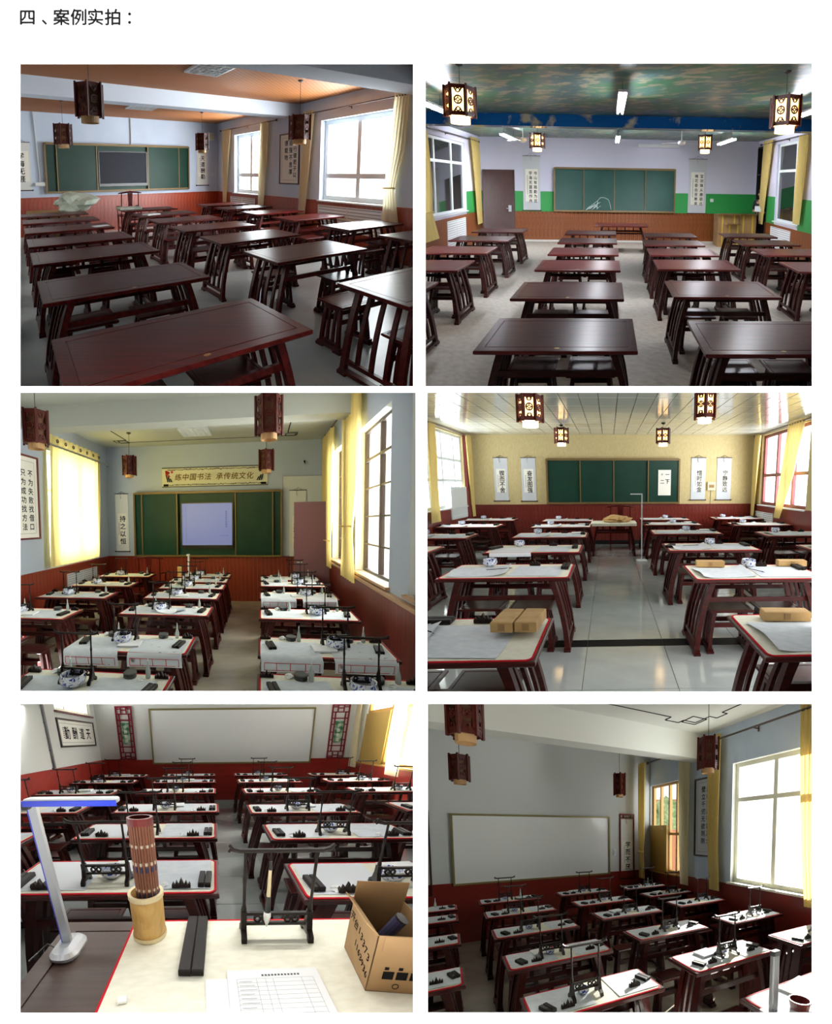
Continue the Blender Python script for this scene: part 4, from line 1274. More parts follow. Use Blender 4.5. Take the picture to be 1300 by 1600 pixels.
    once(r, fan(), 'ceiling_fan', 'pale ceiling fan beyond the beam, door side, cloud-ceilinged classroom', 'fan', (-2.35, 9.6, zc))
    once(r, fan(), 'ceiling_fan', 'pale ceiling fan beyond the beam, carton side, cloud-ceilinged classroom', 'fan', (1.95, 9.6, zc))
    # cartons and person in the doorway
    for x, y, w, d, h, lab in ((4.05, 11.9, .72, .5, .98, 'tall taped carton under the right scroll, cloud-ceilinged classroom'), (4.72, 11.9, .56, .5, .98, 'tall taped carton nearest the dark doorway, cloud-ceilinged classroom'), (4.1, 11.45, .5, .3, .72, 'shorter open carton before the taped cartons, cloud-ceilinged classroom')):
        P = [part('body', MB().slab(w, d, [(0, 0), (0, h)]), 'carton')]
        for q in (-.28, .28): P.append(part('tape', MB().box(q * w - .025, -d / 2 - .002, 0, q * w + .025, -d / 2, h).box(q * w - .025, -d / 2, h, q * w + .025, d / 2, h + .002), 'tape_yellow'))
        P.append(part('flap', MB().add([(-w / 2, -d / 2, h), (w / 2, -d / 2, h), (w / 2, -d / 2 - .1, h + .05), (-w / 2, -d / 2 - .1, h + .05), (-w / 2, -d / 2, h + .005), (w / 2, -d / 2, h + .005), (w / 2, -d / 2 - .1, h + .055), (-w / 2, -d / 2 - .1, h + .055)], [(0, 1, 2, 3), (4, 7, 6, 5), (2, 6, 7, 3), (1, 5, 6, 2), (0, 3, 7, 4)]), 'carton'))
        once(r, P, 'carton', lab, 'carton', (x, y, 0), 3 if h < .9 else 0, 'cartons of the ' + r.tag)
    person(r, (5.27, 11.97, 0))
    # desks
    w, d = 1.298, .664
    cols = (('door-side', -3.525, [3.85, 5.077, 6.297, 7.616, 8.921]), ('door-aisle', -1.121, [2.641, 3.868, 5.157, 6.269, 7.473, 8.717]), ('carton-aisle', .765, [2.592, 3.958, 5.262, 6.292, 7.302, 8.432]), ('carton-side', 2.93, [3.95, 5.171, 6.377, 7.453, 8.522]))
    adj = {('door-aisle', 0): .06, ('carton-aisle', 5): .12}
    for cn, x, ys in cols:
        for i, y in enumerate(ys):
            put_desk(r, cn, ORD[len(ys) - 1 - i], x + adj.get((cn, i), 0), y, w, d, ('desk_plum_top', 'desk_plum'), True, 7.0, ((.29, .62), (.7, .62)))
    once(r, slatted(1.62, .7, .75, False, 'desk_plum_top', 'desk_plum', 3), 'teacher_table', 'long dark table alone before the chalkboard, cloud-ceilinged classroom', 'table', (.37, 10.75, 0))
    return r

def skin_mesh(verts, edges, radii, sub=2, root=0):
    me = bpy.data.meshes.new('sk'); me.from_pydata(verts, edges, [])
    o = bpy.data.objects.new('sk', me); COL.objects.link(o)
    md = o.modifiers.new('s', 'SKIN')
    for i, q in enumerate(me.skin_vertices[0].data):
        q.radius = radii[i] if isinstance(radii[i], tuple) else (radii[i], radii[i]); q.use_root = (i == root)
    s = o.modifiers.new('u', 'SUBSURF'); s.levels = s.render_levels = sub
    dg = bpy.context.evaluated_depsgraph_get()
    m2 = bpy.data.meshes.new_from_object(o.evaluated_get(dg))
    mb = MB().add([tuple(v.co) for v in m2.vertices], [tuple(p.vertices) for p in m2.polygons])
    bpy.data.objects.remove(o); bpy.data.meshes.remove(me); bpy.data.meshes.remove(m2)
    return mb

def person(r, loc):
    """standing in the dark doorway, forearm raised with a white sheet"""
    V = [(0, 0, .95), (0, 0, 1.15), (0, -.01, 1.35), (0, -.01, 1.45), (0, -.03, 1.53), (0, -.035, 1.62), (0, -.02, 1.71),
         (-.1, 0, .92), (-.11, -.01, .5), (-.11, .02, .08), (-.11, -.12, .03),
         (.1, 0, .92), (.11, -.01, .5), (.11, .02, .08), (.11, -.12, .03),
         (-.19, 0, 1.4), (-.23, .02, 1.13), (-.2, -.2, 1.08), (-.18, -.27, 1.1),
         (.19, 0, 1.4), (.23, .02, 1.13), (.2, -.18, 1.06), (.17, -.25, 1.08)]
    E = [(0, 1), (1, 2), (2, 3), (3, 4), (4, 5), (5, 6), (0, 7), (7, 8), (8, 9), (9, 10), (0, 11), (11, 12), (12, 13), (13, 14), (2, 15), (15, 16), (16, 17), (17, 18), (2, 19), (19, 20), (20, 21), (21, 22)]
    Rr = [(.13, .1), (.12, .09), (.14, .09), .05, .055, .085, .07, .08, .055, .04, .035, .08, .055, .04, .035, .05, .04, .032, .03, .05, .04, .032, .03]
    body = skin_mesh(V, E, Rr)
    for sx in (-1, 1):                                      # five fingers on each hand
        for k in range(4):
            x0 = sx * .175 + (k - 1.5) * .017
            body.merge(skin_mesh([(x0, -.27, 1.095), (x0, -.305 - .008 * (k in (1, 2)), 1.1), (x0, -.325 - .01 * (k in (1, 2)), 1.085)], [(0, 1), (1, 2)], [.009, .008, .007], 1))
        body.merge(skin_mesh([(sx * .15, -.25, 1.1), (sx * .125, -.28, 1.11), (sx * .12, -.3, 1.105)], [(0, 1), (1, 2)], [.011, .009, .007], 1))
    face = MB().lathe([(.002, 0), (.012, .004), (.009, .03), (.002, .04)], 8).xform(lambda x, y, z: (x, -.118 + y, z + 1.585))   # nose
    for sx in (-1, 1):
        face.lathe([(.002, -.03), (.014, -.015), (.014, .015), (.002, .03)], 8, sx * .085, -.02)
    n = len(body.v)
    face.v = [(x, y, z if z > 1 else z + 1.61) for x, y, z in face.v]
    body.merge(face)
    eyes = MB()
    for sx in (-1, 1): eyes.cbox(sx * .032, -.112, 1.635, .022, .012, .009)
    eyes.cbox(0, -.108, 1.56, .04, .012, .008)
    jacket = skin_mesh([V[0], V[1], V[2], (0, -.01, 1.42), V[15], V[16], (-.21, -.1, 1.1), V[19], V[20], (.21, -.1, 1.09)], [(0, 1), (1, 2), (2, 3), (2, 4), (4, 5), (5, 6), (2, 7), (7, 8), (8, 9)], [(.15, .12), (.14, .11), (.16, .11), .065, .065, .055, .045, .065, .055, .045])
    pants = skin_mesh([V[0], V[7], V[8], V[9], V[11], V[12], V[13]], [(0, 1), (1, 2), (2, 3), (0, 4), (4, 5), (5, 6)], [(.145, .115), .095, .07, .055, .095, .07, .055])
    hair = MB().lathe([(.1, 0), (.1, .05), (.085, .1), (.05, .13), (.004, .14)], 14).xform(lambda x, y, z: (x, y * 1.05 - .012, z + 1.655 - .35 * min(0, -y) * 0))
    once(r, [part('body', body, 'skin', smooth=True), part('face_features', eyes, 'hair_black', sub=0), part('hair', hair, 'hair_black', smooth=True), part('jacket', jacket, 'shirt_dark', smooth=True), part('trousers', pants, 'shirt_dark', smooth=True)],
         'person', 'person in dark clothes standing in the dark doorway, cloud-ceilinged classroom', 'person', loc, -35)
    once(r, [part('sheet', MB().add([(-.13, -.33, 1.09), (.13, -.33, 1.09), (.13, -.27, 1.26), (-.13, -.27, 1.26), (-.13, -.335, 1.09), (.13, -.335, 1.09), (.13, -.275, 1.26), (-.13, -.275, 1.26)], [(0, 1, 2, 3), (4, 7, 6, 5), (0, 4, 5, 1), (3, 2, 6, 7)]), 'paper')],
         'paper_sheet', 'white sheet held by the person in the doorway, cloud-ceilinged classroom', 'paper', loc, -35)

# ================================================================== a pupil's place: mat, papers and writing tools
def hand(fx):
    return 'left-seat' if fx < .5 else 'right-seat'

def set_place(r, cn, row, x, y, w, d, i, style, full=True):
    T = .75
    def at(fx, fy, z=T + .0045): return (x + fx * w, y + fy * d, z)
    on_desk(r, ('mat', r.n), lambda: felt_mat(w - .03, d - .012), 'felt_mat', 'red-bordered cream mat', 'mat', cn, row, at(.5, .5, T))
    sc = style.get('sc', 1.0)
    sheets = style['sheets'](i, cn)
    for k, (fx, fy, sw, sd, m, rot, curl, drape) in enumerate(sheets):
        seed = i * 7 + k + len(cn)
        if drape:
            key = ('sheet', r.n, sw, sd, m, drape)
            on_desk(r, key, lambda: sheet(sw * w, sd * d, m, 0, 1, drape, r.n == 3), 'practice_sheet', f'{hand(fx)} draped practice sheet', 'paper', cn, row, (x + fx * w, y + sd * d / 2 - .004, T + .0065 + .0012 * k), 0)
        else:
            key = ('sheet', r.n, sw, sd, m, curl, seed % 3)
            on_desk(r, key, lambda: sheet(sw * w, sd * d, m, curl, seed % 3), 'practice_sheet', f'{hand(fx)} pale practice sheet', 'paper', cn, row, at(fx, fy, T + .0047 + .0012 * k), rot)
    z = T + .0045
    for fx, fy, rot in style['weights'](i):
        for e in (-1, 1):
            a = math.radians(rot)
            off = .0185 * sc * e
            p = at(fx, fy, T + .008)
            on_desk(r, ('weight', r.n), lambda: paperweight(style.get('wl', .18)), 'paperweight', f'{hand(fx)} black paperweight bar', 'paperweight', cn, row, (p[0] + off * math.cos(a), p[1] + off * math.sin(a), p[2]), rot, sc)
    for fx, fy in style['rests'](i):
        on_desk(r, ('rest', r.n), brush_rest, 'brush_rest', f'{hand(fx)} peaked brush rest', 'brush rest', cn, row, at(fx, fy, T + .008), 0, sc)
    for fx, fy in style['bowls'](i):
        on_desk(r, ('bowl', r.n), lambda: bowl(style.get('br', .055)), 'water_bowl', 'blue-white water bowl', 'bowl', cn, row, at(fx, fy), 0, sc)
    for fx, fy in style.get('stones', lambda i: ())(i):
        on_desk(r, ('stone', r.n), inkstone, 'inkstone', f'{hand(fx)} round inkstone', 'inkstone', cn, row, at(fx, fy), 0, sc)
    for fx, fy in style.get('bottles', lambda i: ())(i):
        on_desk(r, ('bottle', r.n), bottle, 'glue_bottle', f'{hand(fx)} pointed bottle', 'bottle', cn, row, at(fx, fy), 0, sc)
    for fx, fy in style.get('racks', lambda i: ())(i):
        on_desk(r, ('rack', r.n), lambda: brush_rack(*style.get('rack', (.22, .34))), 'brush_rack', 'black brush rack', 'brush rack', cn, row, at(fx, fy, T + .006), style.get('rr', 0))
    for fx, fy, s in style.get('bags', lambda i: ())(i):
        on_desk(r, ('bag', r.n), lambda: crumple(.045, 5), 'plastic_bag', f'{hand(fx)} crumpled plastic bag', 'bag', cn, row, at(fx, fy), 0, s)
    for fx, fy, rot, bw in style.get('books', lambda i: ())(i):
        on_desk(r, ('book', r.n, bw), lambda: book(bw, bw * .75, .016), 'copybook', 'white copybook', 'book', cn, row, at(fx, fy, T + .009), rot)

# ================================================================== 3: banner-hung classroom
def room_three():
    r = Room(3, 'banner-hung classroom', RECTS[3], 524.3, 1.006, -.131, .058, .011, 1.879)
    xl, xr, yb, zc = -3.802, 1.406, 7.97, 3.725
    wl = (5.62, 7.25, 1.2, 3.2); w0 = (2.0, 3.42, 1.16, 3.2); w1 = (3.93, 5.3, 1.14, 3.17); w2 = (5.57, 6.95, 1.14, 3.22)
    shell(r, xl, xr, yb, zc, ('floor_tile_warm', 'ceiling_dusk', 'wall_dusk', 'wall_dusk'), holes_l=[wl], holes_r=[w0, w1, w2])
    beam(r, 5.0, 5.35, 3.39, 'ceiling_dusk')
    planks(r, 'B', xl, xr, 0, 1.05, .095, 'wain_red')
    planks(r, 'L', 3.2, yb, 0, 1.05, .095, 'wain_red')
    planks(r, 'R', 2.2, yb, 0, 1.05, .095, 'wain_dark')
    band(r, 'B', xl, xr, 1.05, 1.075, 'wain_red', 'trim_3', 'wainscot cap on the back wall of the ' + r.tag, .03)
    band(r, 'L', 3.0, yb, 1.05, 1.075, 'wain_red', 'trim_4', 'wainscot cap on the left wall of the ' + r.tag, .03)
    band(r, 'R', 2.0, yb, 1.05, 1.09, 'wain_cap', 'trim_5', 'pale sill ledge along the right wall of the ' + r.tag, .07)
    ceiling_line(r, [(-3.0, 5.9), (-3.0, 7.3), (-3.3, 7.3), (-3.3, 7.5), (.75, 7.5), (.75, 7.25), (.55, 7.25), (.55, 6.2), (.8, 5.6)], 'dark line ornament on the far ceiling of the ' + r.tag, [(-3.12, 7.45, .1), (.62, 7.42, .1)])
    ceiling_line(r, [(-3.4, 4.2), (-2.75, 4.2), (-2.75, 4.35), (.4, 4.35)], 'dark line ornament on the near ceiling of the ' + r.tag, [(-3.05, 4.3, .13)])
    loc, rot = wall_at(r, 'L', wl[0], wl[2])
    once(r, window(1.63, 2.0, [.82], [1.3], 'window_white', .06, .16, wall='wall_white'), 'window_1', 'curtained window on the left wall of the ' + r.tag, '', loc, rot, kind='structure')
    area(r, 'L', *wl, 7.5, (1, .98, .92))
    for i, q in enumerate((w0, w1, w2)):
        wd = q[1] - q[0]
        loc, rot = wall_at(r, 'R', q[1], q[2])
        once(r, window(wd, q[3] - q[2], [wd * .5, wd * .82], [1.6], 'window_dark', .035, .18, wall='wall_white', sill='wain_cap', thin=[.4, .8, 1.2]), f'window_{i + 2}', ('nearest', 'middle', 'farthest')[i] + ' dark steel window on the right wall of the ' + r.tag, '', loc, rot, kind='structure')
        if i: area(r, 'R', max(q[0], 4.15), q[1], q[2], q[3], 11, (1, 1, .97))
    loc, rot = wall_at(r, 'L', 6.4)
    c = curtain([(3.45, -.85, .98), (2.6, -.9, .93), (1.12, -.95, .87)], 11, .035, 'curtain_sheer', .12)
    c += [part('grommet', MB().ring(-.68 + .26 * k, 3.36, .018, .035, -.165, -.155, 12), 'frame_dark') for k in range(7)]
    once(r, c, 'curtain', 'sunlit cream eyelet curtain over the left window, banner-hung classroom', 'curtain', loc, rot)
    loc, rot = wall_at(r, 'L', 6.6, 3.27)
    once(r, rod(-1.2, 1.2, .02, 'grey_metal', .14, (.75,)), 'curtain_rod', 'grey curtain rod over the left window, banner-hung classroom', 'curtain rod', loc, rot)
    loc, rot = wall_at(r, 'R', 6.95)
    once(r, curtain([(3.6, -.42, .46), (2.2, -.44, .42), (1.4, -.46, .3), (.98, -.5, .4)], 6, .04, 'curtain', .1, (1.5, -.42, .28)), 'curtain', 'yellow curtain beside the plum door, banner-hung classroom', 'curtain', loc, rot)
    loc, rot = wall_at(r, 'R', 5.15)
    once(r, curtain([(3.7, -.38, .4), (2.4, -.4, .38), (1.75, -.4, .1), (1.0, -.55, .26)], 6, .045, 'curtain', .12, (1.8, -.38, .08)), 'curtain', 'yellow tied curtain between the steel windows, banner-hung classroom', 'curtain', loc, rot)
    loc, rot = wall_at(r, 'R', 6.3, 3.62)
    once(r, rod(-.9, .9, .014), 'curtain_rod', 'thin curtain rod by the plum door, banner-hung classroom', 'curtain rod', loc, rot)
    loc, rot = wall_at(r, 'L', 6.08, .45, .015)
    once(r, louvre(1.2, .45, 9), 'radiator_cover', 'white louvred radiator cover under the curtain, banner-hung classroom', 'radiator cover', loc, rot)
    loc, rot = wall_at(r, 'L', 4.95, 1.63)
    it = []
    for k, tx in enumerate(('不为失败找借口', '只为成功找方法')):
        it += column(tx, .2 - k * .17, 1.08, .145, .12)
    once(r, picture(.8, 1.37, it, 'frame_maroon'), 'framed_calligraphy', 'maroon-framed calligraphy sheet on the left wall, banner-hung classroom', 'picture', loc, rot)
    loc, rot = wall_at(r, 'B', -3.11, 1.06)
    once(r, chalkboard(3.59, 1.55, [.21, 1.09, 2.5, 3.37], 'board_green', bar=.04, screen=(1.18, 2.45, .2, 1.3), lit=True), 'chalkboard', 'green sliding chalkboard around a lit violet screen, banner-hung classroom', 'chalkboard', loc, rot)
    # banner
    loc, rot = wall_at(r, 'B', -1.12, 2.73)
    bw, bh = 2.53, .465
    it = [(c, -.86 + .18 * i, .235, .17) for i, c in enumerate('练中国书法')] + [(c, .14 + .18 * i, .235, .17) for i, c in enumerate('承传统文化')]
    ed = MB()
    rs = np.random.RandomState(2)
    for k in range(46):
        x = -1.1 + 2.2 * k / 45
        for z in (.055, .41): ed.cbox(x, -.012, z + .012 * rs.randn() * .4, .045, .002, .012 + .012 * rs.rand())
    deco = MB()
    for k in range(9): deco.ring(-1.14 + .06 * rs.randn() * .5, .33 + .07 * rs.randn() * .5, .006, .03, -.014, -.012, 8)
    deco2 = MB()
    for sx in (-1, 1):
        for k in range(3): deco2.tube([(sx * (1.02 + .05 * k), -.013, .12), (sx * (1.06 + .05 * k), -.013, .2 + .04 * k)], .012, 6)
        deco2.cbox(sx * 1.17, -.013, .05, .12, .002, .05)
    once(r, [part('cloth', MB().box(-bw / 2, -.01, 0, bw / 2, -.004, bh), 'banner_cloth'), part('edging', MB().box(-bw / 2, -.013, 0, bw / 2, -.01, .02).box(-bw / 2, -.013, bh - .02, bw / 2, -.01, bh).merge(ed), 'banner_edge'),
             part('lettering', letters(it, -.0125, .15), 'banner_gold', label='dark gold brushed characters'), part('flower_print', deco, 'ink_red'), part('bamboo_print', deco2, 'ink')], 'wall_banner', 'long cream banner with dark gold writing above the chalkboard, banner-hung classroom', 'banner', loc, rot)
    loc, rot = wall_at(r, 'B', -3.43, 1.19)
    once(r, hanging_scroll(.33, 1.41, [(.02, '持之以恒')], .16, .185, (.16, .84, .12, .66), dash=(-.08, .7, .4, .01, .03)), 'hanging_scroll', 'cream calligraphy scroll left of the chalkboard, banner-hung classroom', 'scroll', loc, rot)
    loc, rot = wall_at(r, 'B', .93, 1.1)
    once(r, [part('panel', MB().box(-.44, -.012, 0, .44, 0, 1.82), 'wall_grey'), part('edge', MB().box(-.45, -.016, 1.81, .45, 0, 1.83).box(-.45, -.016, 0, -.435, 0, 1.82), 'grey_metal')], 'wall_panel', 'pale wall panel behind the plum door, banner-hung classroom', 'panel', loc, rot)
    loc, rot = wall_at(r, 'B', .83, 1.06, .02)
    once(r, hanging_scroll(.37, 1.53, [(-.02, '业精于勤')], .16, .185, (.16, .84, .1, .62)), 'hanging_scroll', 'cream calligraphy scroll half behind the plum door, banner-hung classroom', 'scroll', loc, rot)
    loc, rot = (1.36, 7.0, 0), 0
    once(r, [part('door_leaf', MB().box(-.7, -.02, .01, 0, .02, 2.27), 'door_plum'), part('door_handle', MB().tube([(-.64, -.05, 1.05), (-.54, -.05, 1.05)], .012, 8).tube([(-.64, -.02, 1.05), (-.64, -.05, 1.05)], .01, 8), 'steel_light', sub=0)], 'door_1', 'plum coloured door standing open in the ' + r.tag, '', loc, rot, kind='structure')
    loc, rot = wall_at(r, 'B', .98, 3.2)
    once(r, [part('hook', MB().tube([(0, -.005, .05), (0, -.03, .02), (.01, -.03, -.02)], .008, 6), 'ink'), part('plate', MB().cbox(0, -.004, .04, .03, .008, .05), 'ink')], 'wall_hook', 'tiny dark hook on the bare wall, banner-hung classroom', 'hook', loc, rot)
    once(r, troffer(.6, .62), 'ceiling_light', 'louvred ceiling light over the banner, banner-hung classroom', 'ceiling light', (-1.34, 6.83, zc))
    for (x, y, z, R, H, lab, rot0) in ((-2.81, 3.96, 2.88, .15, .4, 'carved lantern before the beam over the radiator column, banner-hung classroom', 8), (-2.7, 6.71, 2.87, .13, .38, 'carved lantern beyond the beam near the scroll, banner-hung classroom', 30),
                                  (.09, 4.08, 2.9, .15, .44, 'carved lantern before the beam over the door column, banner-hung classroom', 2), (.1, 6.8, 2.9, .15, .38, 'carved lantern beyond the beam at the banner end, banner-hung classroom', 25)):
        once(r, lantern(R, H, zc - z - H, False, rot0=rot0), 'lantern', lab, 'lantern', (x, y, z), 0, 'lanterns of the ' + r.tag)
    once(r, armchair(), 'armchair', 'dark red yoke-back armchair before the chalkboard, banner-hung classroom', 'chair', (-2.56, 7.62, 0), 180)
    w, d = 1.155, .473
    cols = (('radiator', -3.5, [2.6, 3.65, 4.75, 5.703, 6.762]), ('middle', -1.796, [1.9, 2.755, 3.942, 4.832, 5.572, 6.2, 6.8]), ('door', -.036, [2.0, 2.804, 3.899, 4.951, 5.906, 6.55]))
    for cn, x, ys in cols:
        rx = {'radiator': .36, 'middle': .42, 'door': .6}[cn]
        def sheets(i, c):
            if c == 'door' and i in (1, 3, 5) or c == 'middle' and i == 1:
                return [(.24, .4, .44, .72, 'paper_blue', 0, 0, .13), (.75, .4, .42, .72, 'paper_used', 0, 0, .12)]
            return [(.24, .45, .4, .66, 'paper_blue', 4, 0, 0), (.72, .42, .38, .7, 'paper_blue', -3, 0, 0)]
        st = dict(sheets=sheets, weights=lambda i: [(.1, .45, 12), (.9, .42, -10)], wl=.16, rests=lambda i: [(.06, .86), (.93, .85)], bowls=lambda i: [(rx, .5)],
                  stones=lambda i: [(.27, .86), (.72, .86)], bottles=lambda i: [(.33, .8), (.84, .86)], racks=lambda i: [(rx, .62)], rack=(.22, .35), br=.085,
                  bags=lambda i: [(.2, .9, .7), (.8, .75, .6)], books=lambda i: [(.5, .38, 6, .2)] if i % 2 else [])
        for i, y in enumerate(ys):
            put_desk(r, cn, ORD[len(ys) - 1 - i], x, y, w, d, ('desk_brown', 'desk_brown'), False, 5.0, ((.27, -.25), (.72, -.2)), 'dark red matted desk')
            set_place(r, cn, ORD[len(ys) - 1 - i], x, y, w, d, i, st)
    on_desk(r, ('curl', 3), lambda: sheet(.32, .24, 'paper', .035, 4), 'curled_sheet', 'curled written sheet standing up', 'paper', 'middle', 'fifth', (-1.15, 4.1, .76), -25)
    once(r, [part('base', MB().slab(.14, .12, [(0, 0), (0, .015), (.01, .02)], .02, 3), 'white_metal'), part('pole', MB().box(-.018, -.012, .02, .018, .012, .44), 'white_metal'), part('head', MB().box(-.025, -.1, .43, .025, .02, .455), 'white_metal')], 'desk_lamp', 'white upright desk lamp on the front middle desk, banner-hung classroom', 'lamp', (-1.55, 7.0, .756))
    once(r, [part('cylinder', MB().lathe([(.05, 0), (.05, .2), (.045, .2), (.045, .02)], 18), 'bamboo'), part('rim', MB().lathe([(.052, .19), (.052, .2), (.044, .2)], 18, caps=(False, False)), 'bamboo_rim')], 'brush_pot', 'tan brush pot on the front middle desk, banner-hung classroom', 'pot', (-1.72, 6.9, .756))
    return r

# ================================================================== 4: cream-walled classroom
def room_four():
    r = Room(4, 'cream-walled classroom', RECTS[4], 563.4, 1.037, .032, .152, .002, 1.608, 1.0)
    xl, xr, yb, zc = -3.75, 4.1, 10.1, 2.92
    wl = (7.2, 9.66, 1.1, 2.8); wr = (7.4, 9.72, 1.1, 2.84)
    shell(r, xl, xr, yb, zc, ('tile_joint', 'tile_joint', 'wall_cream', 'wall_cream'), holes_l=[wl], holes_r=[wr], gap=(1, 4.0, 8.5))
    # glossy ceiling panels and polished floor tiles
    tw, tl = .3, .6
    child_pieces(r, r.ceil, lambda: [part('ceiling_panel', MB().slab(tw - .012, tl - .012, [(0, .02), (0, 0.003), (.002, 0)]), 'ceiling_tile')], ('cpanel',), 'ceiling_panel',
                 [(xl + tw * (i + .5), yb - tl * (j + .5), zc - .012) for i in range(26) for j in range(10)])
    fw = .8
    child_pieces(r, r.floor, lambda: [part('floor_tile', MB().slab(fw - .005, fw - .005, [(0, -.01), (0, .007), (.002, .008)]), 'floor_tile')], ('ftile',), 'floor_tile',
                 [(xl + .32 + fw * (i + .5), y, .0) for i in range(-1, 10) for y in [3.55 - .4 - fw * k for k in range(3)] + [3.72 + .4 + fw * k for k in range(8)]])
    child_pieces(r, r.floor, lambda: [part('black_tile', MB().slab(fw - .005, .16, [(0, -.01), (0, .007), (.002, .008)]), 'tile_black')], ('btile',), 'black_floor_tile',
                 [(xl + .32 + fw * (i + .5), 3.635, 0) for i in range(-1, 10)])
    for side in 'BLR':
        a0, a1 = (xl, xr) if side == 'B' else (4.5, yb)
        planks(r, side, a0, a1, 0, 1.07, .1, 'wain_dark')
        band(r, side, a0, a1, 1.07, 1.1, 'wain_dark', {'B': 'trim_1', 'L': 'trim_2', 'R': 'trim_3'}[side], {'B': 'wainscot cap on the back wall of the ', 'L': 'wainscot cap on the left wall of the ', 'R': 'wainscot cap on the right wall of the '}[side] + r.tag, .03)
    band(r, 'B', xl, xr, 0, .12, 'black_plastic', 'baseboard_back', 'black baseboard of the ' + r.tag, .02)
    loc, rot = wall_at(r, 'L', wl[0], wl[2])
    once(r, window(wl[1] - wl[0], 1.7, [.8, 1.35, 2.0], [.62, 1.1], 'window_white', .06, .12, wall='wall_cream', sill='window_white'), 'window_1', 'white casement window on the left wall of the ' + r.tag, '', loc, rot, kind='structure')
    area(r, 'L', 8.1, *wl[1:], 15, (.96, .98, 1))
    loc, rot = wall_at(r, 'R', wr[1], wr[2])
    once(r, window(wr[1] - wr[0], 1.74, [.78, 1.6], [.74], 'window_maroon', .07, .12, wall='wall_cream', sill='window_white'), 'window_2', 'maroon-framed window on the right wall of the ' + r.tag, '', loc, rot, kind='structure')
    area(r, 'R', *wr, 8, (.98, .98, 1))
    loc, rot = wall_at(r, 'L', 8.7, .82, .01)
    once(r, [part('panel', MB().box(0, -.03, 0, .95, 0, .75), 'window_white'), part('rail', MB().box(.04, -.04, .04, .91, -.03, .08).box(.04, -.04, .67, .91, -.03, .71), 'window_white')], 'wall_panel', 'white lower window panel beside the left curtain, cream-walled classroom', 'panel', loc, rot)
    loc, rot = wall_at(r, 'L', 9.7, 0)
    once(r, [part('post', MB().box(0, -.06, 1.1, .14, 0, 2.85), 'window_maroon'), part('plinth', MB().box(-.01, -.07, .8, .15, 0, 1.1), 'window_maroon')], 'window_post', 'dark maroon post behind the far left curtain, cream-walled classroom', 'post', loc, rot)
    for side, a, ctrl, lab in (('L', 9.8, [(2.86, -.14, .2), (1.7, -.08, .2), (.8, .05, .26)], 'cream curtain in the corner by the casement window, cream-walled classroom'),
                               ('L', 7.7, [(2.84, .0, .3), (1.6, -.1, .22), (.86, -.15, .28)], 'cream curtain before the casement window, cream-walled classroom'),
                               ('R', 9.85, [(2.88, -.1, .22), (1.7, -.16, .1), (.78, -.2, .0)], 'cream curtain in the corner by the maroon window, cream-walled classroom'),
                               ('R', 7.9, [(2.9, -.22, .44), (1.8, -.45, .1), (.85, -.72, -.42)], 'cream swept curtain before the maroon window, cream-walled classroom')):
        loc, rot = wall_at(r, side, a)
        once(r, curtain(ctrl, 6, .03, 'curtain', .1), 'curtain', lab, 'curtain', loc, rot, 'curtains of the ' + r.tag)
    loc, rot = wall_at(r, 'R', 8.6, 2.86)
    once(r, rod(-1.4, 1.4, .016), 'curtain_rod', 'dark curtain rod over the maroon window, cream-walled classroom', 'curtain rod', loc, rot)
    loc, rot = wall_at(r, 'L', 8.6, 2.84)
    once(r, rod(-1.4, 1.1, .016), 'curtain_rod', 'dark curtain rod over the casement window, cream-walled classroom', 'curtain rod', loc, rot)
    loc, rot = wall_at(r, 'R', 9.9, .62, .015)
    once(r, louvre(1.1, .3, 5), 'radiator_cover', 'white louvred radiator cover by the right corner, cream-walled classroom', 'radiator cover', loc, rot)
    loc, rot = wall_at(r, 'B', -1.7, 1.11)
    once(r, chalkboard(3.68, 1.18, [.93, 1.85, 2.8], 'board_green', 'board_frame', .045), 'chalkboard', 'dark green four-panel chalkboard in a pale wooden frame, cream-walled classroom', 'chalkboard', loc, rot)
    loc, rot = wall_at(r, 'B', 1.55, 1.33, .05)
    once(r, [part('sheet', MB().box(-.175, -.004, 0, .175, 0, .67), 'scroll_paper'), part('lettering', letters([('一', .08, .55, .12), ('下', .08, .37, .13), ('十', -.07, .55, .07), ('二', -.06, .36, .12)], -.006), 'ink')], 'model_sheet', 'white sheet of sample characters on the chalkboard, cream-walled classroom', 'paper', loc, rot)
    for x, w, z0, h, tx, lab in ((-2.93, .37, 1.2, 1.12, '锲而不舍', 'calligraphy scroll nearest the left curtain, cream-walled classroom'), (-2.18, .39, 1.19, 1.13, '奋发图强', 'calligraphy scroll just left of the chalkboard, cream-walled classroom'),
                            (2.5, .4, 1.21, 1.11, '惜时如金', 'calligraphy scroll between chalkboard and thermostat, cream-walled classroom'), (3.22, .4, 1.21, 1.11, '宁静致远', 'calligraphy scroll right of the thermostat, cream-walled classroom')):
        loc, rot = wall_at(r, 'B', x, z0)
        once(r, hanging_scroll(w, h, [(.03, tx)], .15, .145, (.16, .84, .2, .74), 'scroll_grey', dash=(-.08, .68, .35, .008, .03)), 'hanging_scroll', lab, 'scroll', loc, rot, 'scrolls of the ' + r.tag)
    loc, rot = wall_at(r, 'R', 6.6, 1.25)
    once(r, hanging_scroll(.4, 1.1, [(.0, '业精于勤')], .15, .145, (.16, .84, .2, .74), 'scroll_silk'), 'hanging_scroll', 'calligraphy scroll on the right wall, cream-walled classroom', 'scroll', loc, rot)
    loc, rot = wall_at(r, 'B', 2.875, 1.46)
